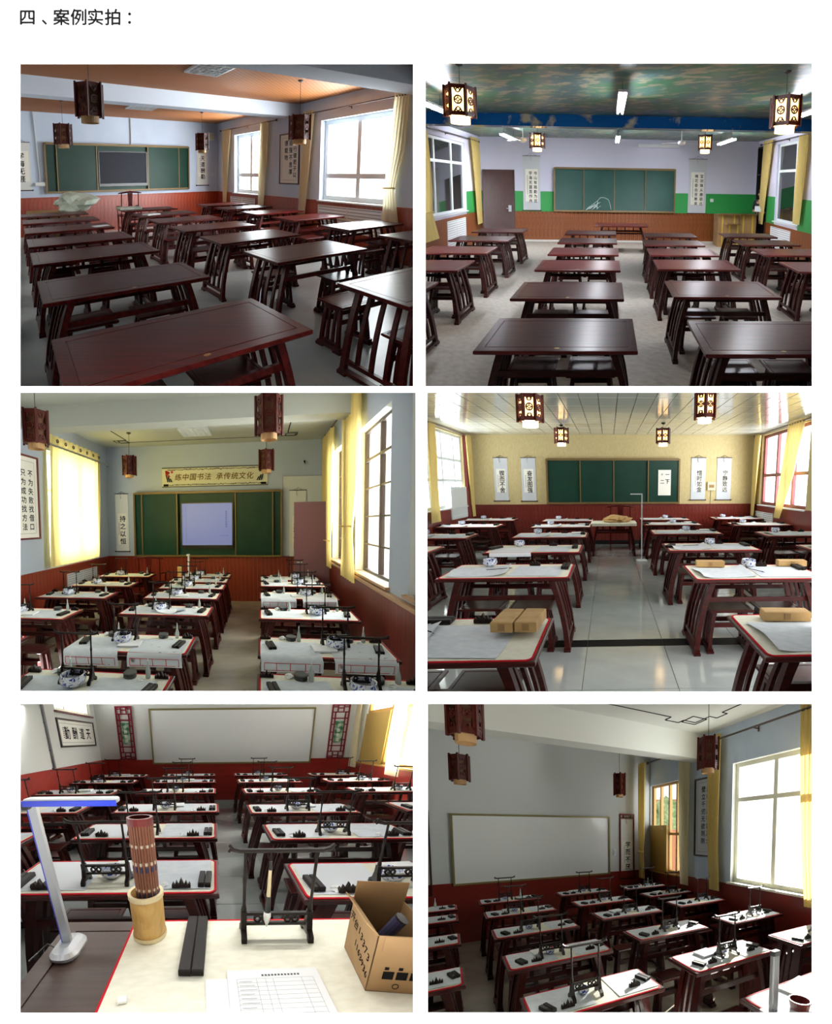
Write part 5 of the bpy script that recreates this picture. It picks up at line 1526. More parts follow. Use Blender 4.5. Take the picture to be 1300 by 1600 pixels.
    once(r, [part('case', MB().box(-.11, -.03, 0, .11, 0, .22), 'thermo'), part('dial', MB().box(-.07, -.034, .07, .07, -.03, .15), 'carton'), part('cable', MB().tube([(0, -.01, 0), (0, -.01, -.35)], .006, 6), 'thermo')], 'thermostat', 'square beige wall box with a cable, cream-walled classroom', 'thermostat', loc, rot)
    for (x, y, z, R, H, lab, rot0) in ((-.965, 4.69, 2.36, .15, .3, 'lit carved lantern before the desks, bare-board side, cream-walled classroom', 8), (-1.06, 8.5, 2.52, .15, .32, 'lit carved lantern near the chalkboard, bare-board side, cream-walled classroom', 0),
                                  (1.3, 5.0, 2.46, .14, .32, 'lit carved lantern before the desks, paper-sheet side, cream-walled classroom', 20), (1.22, 8.2, 2.49, .15, .3, 'lit carved lantern near the chalkboard, paper-sheet side, cream-walled classroom', 12)):
        once(r, lantern(R, H, zc - .012 - z - H, True, rot0=rot0), 'lantern', lab, 'lantern', (x, y, z), 0, 'lanterns of the ' + r.tag)
    # teacher's place
    once(r, slatted(1.05, .6, .75, False, 'desk_brown', 'desk_brown', 2), 'teacher_table', 'teacher table under a pale cloth, cream-walled classroom', 'table', (.12, 8.61, .008))
    once(r, [part('cloth', MB().slab(1.07, .62, [(0, -.06), (0, .001), (.01, .006)], .05, 4), 'felt')], 'table_cloth', 'pale cloth on the teacher table, cream-walled classroom', 'cloth', (.12, 8.61, .76))
    once(r, armchair(), 'armchair', 'dark red armchair behind the teacher table, cream-walled classroom', 'chair', (.3, 9.35, .008), 180)
    pr = crumple(.2, 8, 'craft_paper', .5); pr[0]['v'][:, 0] *= 1.5; pr[0]['name'] = 'wrapping'
    once(r, pr, 'paper_bundle', 'crumpled brown paper bundle on the teacher table, cream-walled classroom', 'bundle', (.2, 8.6, .768))
    once(r, [part('base', MB().slab(.24, .2, [(0, 0), (0, .02), (.02, .03)], .04, 4), 'white_metal'), part('pole', MB().box(-.012, -.012, .03, .012, .012, 1.42), 'white_metal'), part('arm', MB().box(-.25, -.012, 1.4, .012, .012, 1.425), 'white_metal'), part('lens', MB().lathe([(.014, 1.36), (.016, 1.4)], 12, -.23), 'black_plastic')], 'document_camera', 'tall white document camera stand beside the teacher table, cream-walled classroom', 'camera stand', (.72, 7.78, .008))
    w, d = 1.292, .621
    cols = (('casement', -3.7, [4.7, 6.1, 7.75, 9.2]), ('bare-board', -1.67, [1.737, 3.415, 4.739, 6.143, 7.638, 8.95]), ('paper-sheet', .813, [1.741, 3.284, 4.809, 6.476, 7.961, 9.15]), ('maroon-window', 2.78, [4.6, 6.13, 7.8, 9.3]))
    for cn, x, ys in cols:
        def sheets(i, c):
            if c == 'bare-board' and i == 2: return [(.28, .3, .42, .6, 'paper', 0, 0, .05), (.7, .4, .36, .7, 'paper_blue', -4, 0, 0)]
            if i == 0: return [(.27, .42, .42, .66, 'paper_blue', 3, .02, 0), (.64, .42, .42, .7, 'paper_blue' if c != 'paper-sheet' else 'paper_used', -3, 0, 0)]
            return [(.27, .42, .42, .66, 'paper_blue', 4, .02, 0), (.72, .45, .4, .7, 'paper_blue', -3, 0, 0)]
        st = dict(sheets=sheets, weights=lambda i: [(.93, .7, 0)] if i % 2 else [(.06, .5, -30), (.92, .62, 2)] if i else [(.42, .87, 90)], wl=.19, rests=lambda i: [(.66, .85)], bowls=lambda i: [(.28 if cn != 'paper-sheet' else .55, .85)], br=.065,
                  stones=lambda i: [], books=lambda i: [(.85, .8, 3, .22)] if i in (3, 4) else [], sc=1.15, bags=lambda i: [(.4, .85, .7)] if i == 0 else [])
        for i, y in enumerate(ys):
            row = ORD[len(ys) - 1 - i]
            put_desk_z(r, cn, row, x, y, w, d, i, st)
    for x0, y0, n, lab, cn, rw in ((-.62, 2.14, 2, 'tan paper-wrapped block', 'bare-board', 'sixth'), (1.16, 2.25, 1, 'tan paper-wrapped block', 'paper-sheet', 'sixth'), (1.1, 3.82, 1, 'tan paper-wrapped block', 'paper-sheet', 'fifth'), (2.0, 3.82, 1, 'tan wrapped paper block', 'paper-sheet', 'fifth')):
        for k in range(n):
            on_desk(r, ('kraft', 4, n), lambda: [part('block', MB().slab(.13 if n == 2 else .3, .24 if n == 2 else .09, [(0, 0), (0, .055), (.006, .06)]), 'craft_paper'), part('wrapper_fold', MB().box(-.02, -.122 if n == 2 else -.047, .01, .02, -.12 if n == 2 else -.045, .05), 'carton')], 'paper_block', lab, 'paper block', cn, rw, (x0 + .14 * k, y0, .79 if n == 2 else .762), -4)
    for cn, rw, p, a in (('bare-board', 'sixth', (-1.15, 2.15, .765), -35), ('bare-board', 'fifth', (-1.15, 3.75, .765), 18), ('paper-sheet', 'fifth', (1.5, 3.6, .765), -60), ('paper-sheet', 'fourth', (1.2, 5.15, .765), 12)):
        on_desk(r, ('brush', 4), lambda: brush(.26), 'writing_brush', 'dark writing brush lying', 'brush', cn, rw, p, a)
    return r

def put_desk_z(r, cn, row, x, y, w, d, i, st):
    put_desk(r, cn, row, x, y, w, d, ('desk_brown', 'desk_brown'), False, 6.0, ((.3, .35), (.68, .3)) if i else ((.3, .6), (.7, .6)), 'dark red matted desk')
    set_place(r, cn, row, x, y, w, d, i, st)

# ================================================================== 5: lattice-panelled classroom
def room_five():
    r = Room(5, 'lattice-panelled classroom', RECTS[5], 430.9, 1.052, .003, .391, .009, 1.458, .68)
    xl, xr, yb, zc = -2.75, 3.4, 7.1, 3.0
    wl = (5.36, 6.85, 1.93, 2.75); wr = (4.5, 6.82, .98, 2.6)
    shell(r, xl, xr, yb, zc, ('floor_tile', 'ceiling_white', 'wall_white', 'wall_white'), holes_l=[wl], holes_r=[wr])
    for side in 'BLR':
        a0, a1 = (xl, xr) if side == 'B' else (2.0, yb)
        band(r, side, a0, a1, .1, 1.04 if side != 'R' else .96, 'wain_panel', {'B': 'trim_1', 'L': 'trim_2', 'R': 'trim_3'}[side], {'B': 'red wainscot panel on the back wall of the ', 'L': 'red wainscot panel on the left wall of the ', 'R': 'red wainscot panel on the right wall of the '}[side] + r.tag, .015)
        band(r, side, a0, a1, 0, .1, 'baseboard', {'B': 'baseboard_back', 'L': 'baseboard_left', 'R': 'baseboard_right'}[side], 'pale baseboard of the ' + r.tag, .02)
    fw = .6
    child_pieces(r, r.floor, lambda: [part('floor_tile', MB().slab(fw - .005, fw - .005, [(0, -.01), (0, .004), (.002, .005)]), 'floor_tile')], ('ftile5',), 'floor_tile',
                 [(-.3 + fw * (i - 1), .6 + fw * (j + .5), 0) for i in range(0, 4) for j in range(11)])
    loc, rot = wall_at(r, 'L', wl[0], wl[2])
    once(r, window(1.49, .82, [.4, .95], [], 'window_cream', .05, .1, wall='wall_white', sill='frame_maroon'), 'window_1', 'high window above the framed calligraphy of the ' + r.tag, '', loc, rot, kind='structure')
    area(r, 'L', *wl, 20, (1, 1, .97))
    loc, rot = wall_at(r, 'R', wr[1], wr[2])
    wd = wr[1] - wr[0]
    P = window(wd, 1.62, [.9, 1.35], [.98], 'window_wood', .05, .1, wall='wall_white', sill='window_wood')
    P.append(part('shutter_panel', MB().box(0, .0, -.28, .9, .04, .95), 'door_ochre', label='ochre solid door panel'))
    once(r, P, 'window_2', 'ochre wooden window and door on the right wall of the ' + r.tag, '', loc, rot, kind='structure')
    area(r, 'R', 5.25, 6.8, 1.0, 2.55, 18, (1, .99, .95), off=-.09)
    for a, ctrl, lab in ((6.9, [(2.3, -.14, .0), (1.6, -.16, .08), (.86, -.18, .2)], 'pale yellow curtain beside the right lattice panel, lattice-panelled classroom'), (5.4, [(2.2, -.2, .2), (1.5, -.18, .2), (.84, -.12, .32)], 'pale yellow curtain beside the ochre window, lattice-panelled classroom')):
        loc, rot = wall_at(r, 'R', a)
        once(r, curtain(ctrl, 4, .025, 'curtain_pale', .12), 'curtain', lab, 'curtain', loc, rot, 'curtains of the ' + r.tag)
    loc, rot = wall_at(r, 'B', -1.5, .94)
    once(r, whiteboard(3.84, 1.15), 'whiteboard', 'wide whiteboard between two red lattice panels, lattice-panelled classroom', 'whiteboard', loc, rot)
    for x, w, z0, h, lab in ((-2.27, .38, 1.045, 1.1, 'red lattice panel by the framed calligraphy corner, lattice-panelled classroom'), (2.72, .41, 1.03, 1.12, 'red lattice panel by the yellow curtain, lattice-panelled classroom')):
        loc, rot = wall_at(r, 'B', x, z0)
        once(r, lattice_panel(w, h), 'lattice_panel', lab, 'wall panel', loc, rot, 'lattice panels')
    loc, rot = wall_at(r, 'B', 2.5, 1.35)
    once(r, light_switch(.11, .12), 'light_switch', 'cream light switch beside the whiteboard, lattice-panelled classroom', 'switch', loc, rot)
    loc, rot = wall_at(r, 'L', 6.09, 1.355)
    it = [(c, .46 - .31 * i, .235, .22) for i, c in enumerate('天道酬勤')]
    P = picture(1.56, .465, it, 'frame_dark', .028)
    P.append(part('small_lettering', dashes(-.6, .32, .14, .02, .03).xform(lambda x, y, z: (x, -.0135, z)), 'ink_grey'))
    once(r, P, 'framed_calligraphy', 'wide black-framed calligraphy under the high window, lattice-panelled classroom', 'picture', loc, rot)
    loc, rot = wall_at(r, 'L', 4.94)
    once(r, conduit(1.05, 2.4, .02, 'grey_metal'), 'cable_conduit', 'grey conduit running down the left wall, lattice-panelled classroom', 'conduit', loc, rot)
    w, d = 1.202, .445
    cols = (('picture-wall', -2.73, [1.9, 3.02, 4.15, 5.3, 6.25]), ('lamp', -1.183, [1.263, 2.137, 3.013, 4.177, 5.295, 6.3]), ('carton', .443, [1.194, 2.078, 2.928, 4.139, 5.258, 6.3]), ('ochre-window', 2.12, [2.98, 4.13, 5.25, 6.2]))
    adj = {('carton', 2): -.06, ('lamp', 2): .03}
    rxs = {'picture-wall': .42, 'lamp': .48, 'carton': .45, 'ochre-window': .6}
    for cn, x, ys in cols:
        rx = rxs[cn]
        st = dict(sheets=lambda i, c: [(.22, .52, .36, .84, 'paper', 0, 0, 0), (.78, .52, .36, .84, 'paper_blue', 0, 0, 0)], weights=lambda i: [(.075, .32, 4), (.935, .3, -2)], wl=.15,
                  rests=lambda i: [(.2, .14), (.83, .14)], bowls=lambda i: [(rx, .45)], racks=lambda i: [(rx, .3)], rack=(.24, .33), br=.06,
                  bags=lambda i: [(.16, .2, .7), (.75, .2, .5)], books=lambda i: [(.56, .7, 4, .22)] if i % 2 == 0 else [])
        for i, y in enumerate(ys):
            xx = x + adj.get((cn, i), 0)
            put_desk(r, cn, ORD[len(ys) - 1 - i], xx, y, w, d, ('desk_brown', 'desk_brown'), False, 4.5, ((.27, -.3), (.72, -.25)) if i else ((.3, .6), (.7, .6)), 'dark red matted desk')
            set_place(r, cn, ORD[len(ys) - 1 - i], xx, y, w, d, i, st)
    teacher_desk(r)
    for y, z in ((1.5, 1.605), (2.5, 1.71), (3.5, 1.815), (4.5, 1.92), (5.5, 2.025)):
        overhead_fill(r, (.0, y, z), min(1.2 * y, 5.4), 104 if y < 5 else 280, 0 if y < 5 else .7)  # added unseen fill for the desk tops, last strip leaning to the back wall
    return r

def teacher_desk(r):
    t = r.tag
    Z = .75
    once(r, slatted(1.9, .75, Z, True, 'desk_walnut', 'desk_brown', 3), 'teacher_desk', 'large dark teacher desk carrying the lamp and carton, ' + t, 'desk', (.29, .665, 0))
    once(r, [part('felt', MB().slab(1.6, .72, [(.008, 0), (.008, .004)], .03, 4), 'felt'), part('red_border', (lambda b: (b.loft([MB().slab(1.6, .72, [(i, z)], .03, 4).v for i, z in ((0, 0), (0, .005), (.007, .005), (.009, .003))], False, False), b)[1])(MB()), 'felt_red')],
         'felt_mat', 'large cream felt mat with red edge on the teacher desk, ' + t, 'mat', (.44, .676, Z))
    z = Z + .0045
    base = MB().slab(.105, .15, [(.004, 0), (0, .006), (0, .016), (.012, .03), (.035, .04)], .045, 6)
    pole = MB().loft([[(-.015, -.006, .03), (.015, -.006, .03), (.015, .01, .03), (-.015, .01, .03)], [(-.05, .04, .52), (-.022, .04, .52), (-.022, .056, .52), (-.05, .056, .52)]])
    edge = MB().loft([[(-.019, -.006, .03), (-.015, -.006, .03), (-.015, .01, .03), (-.019, .01, .03)], [(-.055, .04, .52), (-.05, .04, .52), (-.05, .056, .52), (-.055, .056, .52)]])
    head = MB().slab(.3, .05, [(.004, 0), (0, .004), (0, .012), (.004, .016)], .012, 3).xform(lambda x, y, q: (x + .1, y + .045, q + .53))
    hb = MB().box(-.05, .018, .524, .25, .024, .541)
    hinge = MB().tube([(-.045, .02, .525), (-.045, .075, .525)], .013, 10)
    cord = MB().tube([(-.05, 0, .008), (-.085, .01, .02), (-.11, -.02, .004), (-.12, -.06, .003)], .003, 6)
    once(r, [part('base', base, 'steel_light', smooth=False), part('pole', pole, 'steel_light'), part('pole_edge', edge, 'blue_plastic', label='blue edge strip'), part('head', head, 'steel_light'), part('head_edge', hb, 'blue_plastic', label='blue edge strip'), part('hinge', hinge, 'black_plastic'), part('power_cord', cord, 'black_plastic')],
         'desk_lamp', 'silver and blue desk lamp on the teacher desk, ' + t, 'lamp', (-.565, .86, Z), 0)
    r0 = .066
    once(r, [part('cylinder', MB().lathe([(r0, 0), (r0 * 1.02, .012), (r0 * .97, .02), (r0 * .97, .165), (r0 * 1.02, .175), (r0 * 1.02, .188), (r0 * .86, .188), (r0 * .86, .03)], 28, caps=(True, True)), 'bamboo'),
             part('rim', MB().lathe([(r0 * 1.03, .172), (r0 * 1.03, .189), (r0 * .85, .189)], 28, caps=(False, False)), 'bamboo_rim'), part('foot_ring', MB().lathe([(r0 * 1.01, 0), (r0 * 1.04, .003), (r0 * 1.02, .018)], 28, caps=(False, False)), 'bamboo_rim')],
         'brush_pot', 'bamboo brush pot holding the rolled slat mat, ' + t, 'pot', (-.272, .945, z))
    # rolled brush mat of thin bamboo slats: slats in a spiral, with woven bands
    P = []
    n = 26; R0 = .04
    for k in range(n):
        a = 2 * math.pi * k / n
        x, y = R0 * math.cos(a), R0 * .8 * math.sin(a)
        P.append(part('slat', MB().lathe([(.0046, .035), (.0046, .43)], 5, x, y), 'roll_brown'))
        for z0, h, m in ((.1, .008, 'roll_pale'), (.16, .02, 'roll_blue'), (.185, .01, 'roll_pale'), (.26, .02, 'roll_blue'), (.285, .012, 'roll_pale'), (.35, .01, 'roll_pale')):
            if (k + int(z0 * 100)) % 2: P.append(part('weave', MB().lathe([(.0052, z0), (.0052, z0 + h)], 5, x, y), m, sub=len(P) - 1 if P[-1]['name'] == 'slat' else None))
    P.append(part('cloth_edge', MB().lathe([(R0 + .006, .425), (R0 + .006, .45), (R0 - .004, .45)], 20, caps=(False, False)).xform(lambda x, y, q: (x, y * .8, q)), 'frame_maroon'))
    once(r, P, 'bamboo_mat', 'rolled brown bamboo slat mat standing in the brush pot, ' + t, 'mat', (-.262, .94, z + .02))
    for k in range(2):
        once(r, paperweight(.31, .042), 'paperweight', 'long black paperweight bar beside the brush pot, ' + t, 'paperweight', (-.104 + .0435 * k, .875, z), -1.5, 'long paperweights')
    P = brush_rack(.26, .35)
    hooks = MB()
    for k in range(5): hooks.tube([(-.1 + .05 * k, -.01, .342), (-.1 + .05 * k, -.02, .33)], .003, 5)
    P.append(part('hook_pegs', hooks, 'rack_black'))
    once(r, P, 'brush_rack', 'large black brush rack with carved ends on the teacher desk, ' + t, 'brush rack', (.24, .93, z))
    br = [part('handle', MB().tube([(0, 0, .23), (0, 0, .12)], [.006, .008], 10), 'bamboo_rim'), part('cap', MB().tube([(0, 0, .255), (0, 0, .225)], [.005, .0075], 10), 'black_plastic'), part('ferrule', MB().tube([(0, 0, .12), (0, 0, .055)], [.009, .013], 12), 'black_plastic'),
          part('bristles', MB().lathe([(.013, .055), (.015, .035), (.009, .01), (.001, -.012)], 14), 'bristle', smooth=True), part('loop', MB().tube([(0, 0, .25), (.004, 0, .28), (0, 0, .29), (-.004, 0, .28), (0, 0, .25)], .001, 5), 'cord')]
    once(r, br, 'writing_brush', 'large white-tipped brush hanging from the rack, ' + t, 'brush', (.2, .915, z + .06))
    # carton
    w, dd, h = .17, .2, .2
    P = [part('body', MB().box(-w / 2, -dd / 2, 0, -w / 2 + .003, dd / 2, h).box(w / 2 - .003, -dd / 2, 0, w / 2, dd / 2, h).box(-w / 2, -dd / 2, 0, w / 2, -dd / 2 + .003, h).box(-w / 2, dd / 2 - .003, 0, w / 2, dd / 2, h).box(-w / 2, -dd / 2, 0, w / 2, dd / 2, .003), 'carton'),
         part('flap', MB().add([(-w / 2, -dd / 2, h), (-w / 2, dd / 2, h), (-w / 2 - .035, dd / 2 - .01, h + .03), (-w / 2 - .035, -dd / 2 + .01, h + .03), (-w / 2 + .003, -dd / 2, h), (-w / 2 + .003, dd / 2, h), (-w / 2 - .033, dd / 2 - .01, h + .033), (-w / 2 - .033, -dd / 2 + .01, h + .033)], [(0, 1, 2, 3), (4, 7, 6, 5), (2, 6, 7, 3), (0, 3, 7, 4), (1, 5, 6, 2)]), 'carton'),
         part('flap', MB().box(-w / 2, dd / 2 - .003, h, w / 2, dd / 2, h + .07), 'carton'),
         part('flap', MB().box(-w / 2 + .02, -dd / 2 - .002, h - .05, w / 2, -dd / 2, h), 'carton')]
    side = letters([('开', -.075, .15, .036), ('台', -.04, .14, .036)] + [(c, -.01 + .021 * i, .14 - .009 * i, .036) for i, c in enumerate('13373')] + [(c, -.02 + .017 * i, .085 - .006 * i, .034) for i, c in enumerate('1163936')], -.0006)
    a = [(-w / 2 - .0008, -x, q) for x, y, q in side.v]
    side.v = a
    P.append(part('handwriting', side, 'ink', label='handwritten numbers'))
    ic = MB()
    for k in range(3):
        x = -.03 + .04 * k
        ic.box(x - .016, -dd / 2 - .001, .05, x + .016, -dd / 2 - .0005, .078)
        ic.box(x - .014, -dd / 2 - .001, .084, x - .002, -dd / 2 - .0005, .094)
    ic.ring(.0, .024, .008, .01, -dd / 2 - .001, -dd / 2 - .0005, 12)
    P.append(part('printed_icons', ic, 'ink', label='three black square handling icons'))
    once(r, P, 'carton', 'small open carton with black handwriting on the teacher desk, ' + t, 'carton', (.565, .745, z), -6)
    once(r, [part('cylinder', MB().tube([(-.03, .03, .02), (.02, -.02, .19)], .02, 12), 'roll_blue'), part('cap', MB().tube([(.02, -.02, .19), (.022, -.022, .195)], .021, 12), 'black_plastic')], 'bottle', 'dark blue bottle lying inside the open carton, ' + t, 'bottle', (.57, .76, z + .005))
    # printed forms
    once(r, sheet(.3, .28, 'book_white', 0, 3), 'printed_form', 'white form half under the printed table sheet, ' + t, 'paper', (.12, .57, z), 3)
    P = sheet(.31, .29, 'book_white', 0, 4)
    g = MB()
    def ln(x0, y0, x1, y1): g.add([(x0, y0, .0032), (x1, y0, .0032), (x1, y1, .0032), (x0, y1, .0032)], [(0, 1, 2, 3)])
    for k in range(13): ln(-.125, .105 - k * .016, .13, .1055 - k * .016)
    for x in (-.125, -.06, -.03, -.005, .09, .13): ln(x, -.087, x + .0006, .1055)
    for k in range(12): ln(-.04 + .011 * k, .115, -.033 + .011 * k, .122)
    for k in range(10): ln(-.118, .0935 - k * .016, -.075 + .006 * (k % 3), .0945 - k * .016)
    P.append(part('printed_table', g, 'ink_grey', label='thin printed table lines'))
    once(r, P, 'printed_form', 'white printed table form on top at the mat edge, ' + t, 'paper', (.195, .598, z + .003), 2)
    once(r, [part('eraser', MB().slab(.028, .02, [(.002, 0), (0, .002), (0, .012), (.002, .014)]), 'bristle')], 'eraser', 'tiny white eraser on the felt mat, ' + t, 'eraser', (-.288, .625, z), 10)

# ================================================================== 6: dim whiteboard classroom
def room_six():
    r = Room(6, 'dim whiteboard classroom', RECTS[6], 491.3, 1.072, .498, .083, .004, 1.771, 1.12)
    xl, xr, yb, zc = -1.0, 3.966, 5.907, 3.31
    w1 = (2.05, 3.58, 1.0, 2.75); w2 = (4.75, 5.88, .96, 2.69)
    shell(r, xl, xr, yb, zc, ('floor_tile_warm', 'ceiling_white', 'wall_grey', 'wall_blue'), holes_r=[w1, w2])
    beam(r, 4.2, 4.5, 2.92, 'ceiling_white')
    for side in 'BR':
        a0, a1 = (xl, xr) if side == 'B' else (1.5, yb)
        band(r, side, a0, a1, 0, .97, 'wain_panel_dark', {'B': 'trim_2', 'R': 'trim_3'}[side], {'B': 'red wainscot panel on the back wall of the ', 'R': 'red wainscot panel on the window wall of the '}[side] + r.tag, .015)
    ceiling_line(r, [(.3, 3.78), (2.9, 3.78), (2.9, 3.92), (3.15, 3.92), (3.15, 3.8), (3.38, 3.8), (3.38, 3.5), (3.52, 3.5), (3.52, 3.3), (3.42, 3.3), (3.42, 2.2)], 'dark line ornament on the near ceiling of the ' + r.tag, [(3.3, 3.74, .13)], .016)
    ceiling_line(r, [(-.6, 5.1), (-.3, 5.1), (-.3, 5.3), (2.9, 5.3), (2.9, 5.15), (3.3, 5.15)], 'dark line ornament on the far ceiling of the ' + r.tag, [(3.15, 5.2, .1)], .016)
    wd = w1[1] - w1[0]
    loc, rot = wall_at(r, 'R', w1[1], w1[2])
    once(r, window(wd, 1.75, [.7], [1.22], 'window_cream', .06, .14, wall='wall_white', sill='window_cream'), 'window_1', 'big cream-framed window of the ' + r.tag, '', loc, rot, kind='structure')
    area(r, 'R', w1[0] + .35, w1[1], w1[2], w1[3], 4, (1, 1, .98), off=-.9)
    wd = w2[1] - w2[0]
    loc, rot = wall_at(r, 'R', w2[1], w2[2])
    P = window(wd, 1.73, [.3, .6, .85], [.75], 'window_wood', .045, .12, wall='wall_white', sill='window_wood')
    P.append(part('door_panel', MB().box(.0, -.01, -.35, .6, .03, .92), 'door_ochre', label='ochre solid door panel'))
    once(r, P, 'window_2', 'ochre wooden door and window in the corner of the ' + r.tag, '', loc, rot, kind='structure')
    # trees and wall outside
    tr = crumple(.5, 12, 'tree_green', 1.0); tr[0]['name'] = 'crown'
    tr.append(part('trunk', MB().tube([(0, 0, -1.6), (.03, 0, .3)], [.06, .05], 8), 'brick_out'))
    once(r, tr, 'garden_tree', 'pale green tree outside the ochre window, dim whiteboard classroom', 'tree', (4.95, 6.65, 1.8))
    once(r, [part('wall', MB().box(-.5, 0, 0, 1.0, .1, 2.6), 'brick_out'), part('coping', MB().box(-.55, -.03, 2.6, 1.05, .13, 2.66), 'wall_white')], 'garden_wall', 'brick house wall outside the ochre window, dim whiteboard classroom', 'house wall', (5.2, 7.5, 0), -35)
    for p, ctrl, lab, tie, m in (((3.72, 5.72, 0), [(3.1, -.12, .12), (1.6, -.12, .1), (1.35, -.08, .06), (.82, -.12, .12)], 'yellow curtain in the corner by the ochre door, dim whiteboard classroom', (1.36, -.08, .06), 'curtain'),
                            ((xr, 4.64, 0), [(2.98, -.16, .16), (1.7, -.13, .12), (.82, -.1, .14)], 'grey-yellow curtain right of the ochre window, dim whiteboard classroom', None, 'curtain_pale'),
                            ((xr, 3.88, 0), [(3.22, -.15, .12), (1.6, -.14, .1), (.84, -.08, .15)], 'yellow curtain left of the big window, dim whiteboard classroom', None, 'curtain'),
                            ((xr, 2.36, 0), [(3.22, -.1, .2), (1.6, -.02, .2), (.88, .04, .25)], 'yellow curtain right of the big window, dim whiteboard classroom', None, 'curtain')):
        once(r, curtain(ctrl, 5, .025, m, .09, tie), 'curtain', lab, 'curtain', p, -90, 'curtains of the ' + r.tag)
    for a0, a1, lab in ((4.55, 5.85, 'dark curtain rod over the ochre window, dim whiteboard classroom'), (2.2, 4.05, 'dark curtain rod over the big window, dim whiteboard classroom')):
        loc, rot = wall_at(r, 'R', (a0 + a1) / 2, 3.14); h = (a1 - a0) / 2
        once(r, rod(-h, h, .014, brackets=(0,)), 'curtain_rod', lab, 'curtain rod', loc, rot)
    loc, rot = wall_at(r, 'R', 4.19, 1.345)
    it = column('海纳百川有容乃大', .1, 1.1, .12, .1) + column('壁立千仞无欲则刚', -.02, 1.1, .12, .1)
    once(r, picture(.48, 1.285, it, 'frame_dark', .025, 'scroll_grey'), 'framed_calligraphy', 'narrow black-framed calligraphy between the curtains, dim whiteboard classroom', 'picture', loc, rot)
    loc, rot = wall_at(r, 'B', .03, .93)
    once(r, whiteboard(2.92, 1.12, .03), 'whiteboard', 'wide glossy whiteboard reflecting the window, dim whiteboard classroom', 'whiteboard', loc, rot)
    loc, rot = wall_at(r, 'B', 3.37, .82)
    P = hanging_scroll(.3, 1.22, [(.02, '学而不厌')], .13, .15, (.1, .9, .15, .62), 'scroll_silk', z0=.68, dash=(-.07, .66, .3, .006, .02))
    P.append(part('lattice_frame', MB().box(-.18, -.02, 0, -.155, 0, 1.29).box(.155, -.02, 0, .18, 0, 1.29).box(-.155, -.02, 1.26, .155, 0, 1.29).box(-.1, -.02, 1.2, -.085, 0, 1.26).box(.085, -.02, 1.2, .1, 0, 1.26).box(-.155, -.02, 1.19, .155, 0, 1.205), 'frame_maroon'))
    once(r, P, 'hanging_scroll', 'cream calligraphy scroll in a maroon lattice mount, dim whiteboard classroom', 'scroll', loc, rot)
    loc, rot = wall_at(r, 'B', -.4, .8)
    once(r, picture(.26, 1.29, column('厚德载物', 0, 1.05, .25, .16), 'frame_dark', .025), 'framed_calligraphy', 'tall black-framed sheet left of the whiteboard, dim whiteboard classroom', 'picture', loc, rot)
    loc, rot = wall_at(r, 'B', 3.07, 1.29)
    once(r, light_switch(.07, .13), 'light_switch', 'grey switch beside the whiteboard, dim whiteboard classroom', 'switch', loc, rot)
    loc, rot = (1.15, 5.2, zc), 0
    once(r, [part('base', MB().lathe([(.09, 0), (.09, -.02)], 20), 'white_metal'), part('dome', MB().lathe([(.1, -.02), (.1, -.04), (.07, -.075), (.004, -.09)], 20), 'porcelain_white', smooth=True)], 'ceiling_lamp', 'small white dome lamp on the far ceiling, dim whiteboard classroom', 'ceiling light', loc)
    for (x, y, z, R, H, lab, rot0) in ((.15, 2.86, 2.48, .125, .27, 'carved lantern before the beam over the aisle, dim whiteboard classroom', 5), (.165, 4.92, 2.43, .125, .31, 'carved lantern beyond the beam before the whiteboard, dim whiteboard classroom', 18), (2.64, 4.88, 2.36, .1, .33, 'carved lantern beyond the beam near the scroll, dim whiteboard classroom', 10), (2.93, 3.05, 2.5, .122, .36, 'carved lantern before the big window curtain, dim whiteboard classroom', 22)):
        once(r, lantern(R, H, zc - z - H, False, rot0=rot0), 'lantern', lab, 'lantern', (x, y, z), 0, 'lanterns of the ' + r.tag)
    w, d = .922, .356
    cols = (('inner-wall', -.86, [1.65, 2.44, 3.39, 4.3, 4.93]), ('whiteboard', .365, [1.72, 2.512, 3.35, 4.223, 5.087]), ('middle', 1.626, [1.01, 1.772, 2.592, 3.455, 4.242, 5.084]), ('window', 2.891, [1.74, 2.547, 3.516, 4.269, 5.05]))
    for cn, x, ys in cols:
        rx = {'inner-wall': .4, 'whiteboard': .42, 'middle': .52, 'window': .6}[cn]
        near = lambda i: cn == 'middle' and i == 0          # the near middle desk carries the camera, basket and booklet instead
        st = dict(sheets=lambda i, c: [(.24, .52, .42, .84, 'paper_blue', 0, 0, 0), (.8, .52, .34, .84, 'paper_blue', 0, 0, 0)], weights=lambda i: [(.13, .3, 22), (.92, .5, 20)] if not near(i) else [], wl=.12,
                  rests=lambda i: [(.26, .22), (.8, .3)] if not near(i) else [], bowls=lambda i: [(rx, .55)] if not near(i) else [], racks=lambda i: [(rx, .42)] if not near(i) else [], rack=(.19, .33), br=.045, sc=.85,
                  books=lambda i: [(.35, .7, 6, .17)] if i % 2 else [], bottles=lambda i: [(.7, .8)] if i == 4 else [])
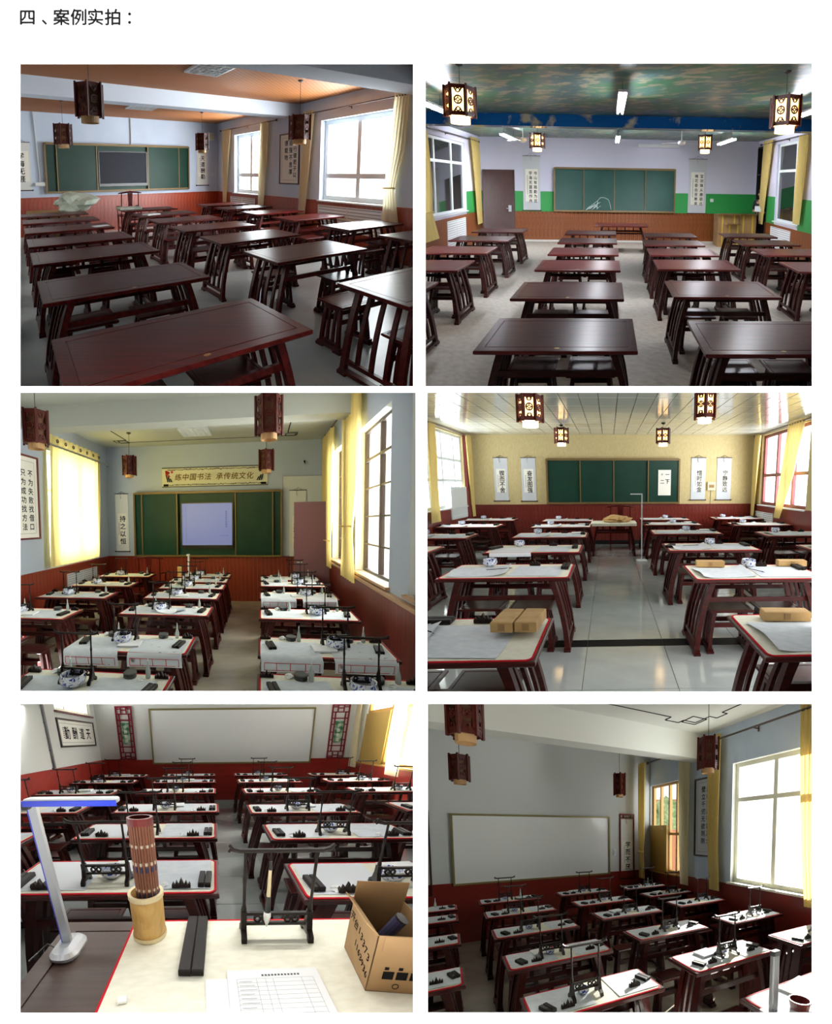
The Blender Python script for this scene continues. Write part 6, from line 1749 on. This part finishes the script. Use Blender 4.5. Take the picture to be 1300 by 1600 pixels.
        for i, y in enumerate(ys):
            put_desk(r, cn, ORD[len(ys) - 1 - i], x, y, w, d, ('desk_brown', 'desk_brown'), False, 3.6, ((.27, -.4), (.72, -.35)), 'dark red matted desk')
            set_place(r, cn, ORD[len(ys) - 1 - i], x, y, w, d, i, st)
    once(r, [part('column', MB().slab(.055, .03, [(0, 0), (0, .345)], .008, 2), 'grey_metal'), part('cap', MB().slab(.06, .034, [(0, .33), (0, .352), (.004, .356)], .008, 2), 'black_plastic'), part('base', MB().slab(.12, .1, [(0, 0), (0, .012)], .01, 2), 'grey_metal')], 'document_camera', 'grey upright document camera on the near middle desk, dim whiteboard classroom', 'camera stand', (1.66, 1.15, .757))
    once(r, [part('basket', MB().lathe([(.05, 0), (.06, .05), (.058, .05), (.05, .01)], 20), 'frame_maroon'), part('rim', MB().lathe([(.062, .046), (.062, .054), (.056, .054)], 20, caps=(False, False)), 'frame_maroon')], 'brush_basket', 'small dark woven basket on the near middle desk, dim whiteboard classroom', 'basket', (1.84, 1.1, .757))
    once(r, book(.3, .22, .012), 'copybook', 'open white booklet on the near middle desk, dim whiteboard classroom', 'book', (2.1, 1.22, .758), 8)
    # low sun shining in through the big window, from outside
    sd = r.A @ np.array([-1.57, -.95, -.85]); sd /= np.linalg.norm(sd)
    sl = bpy.data.lights.new('low_sun', 'SPOT'); sl.energy = 60000; sl.color = (1, .95, .86)
    sl.spot_size = math.radians(34); sl.spot_blend = .1; sl.shadow_soft_size = .05
    so = bpy.data.objects.new('low_sun', sl)
    so.location = r.w((3.97, 2.85, 1.75)) - sd * 9.0
    so.rotation_euler = Vector(sd).to_track_quat('-Z', 'Y').to_euler()
    link(so)
    return r

for fn in ROOMS if 'ROOMS' in globals() else (room_one, room_two, room_three, room_four, room_five, room_six):
    fn()

# things that only their place tells apart share a label and a group
seen = {}
for o in SC.objects:
    if o.parent is None and 'label' in o: seen.setdefault(o['label'], []).append(o)
for lab, os_ in seen.items():
    if len(os_) > 1:
        for o in os_: o['group'] = os_[0].get('group', lab)
print('objects', len(SC.objects), STAT)
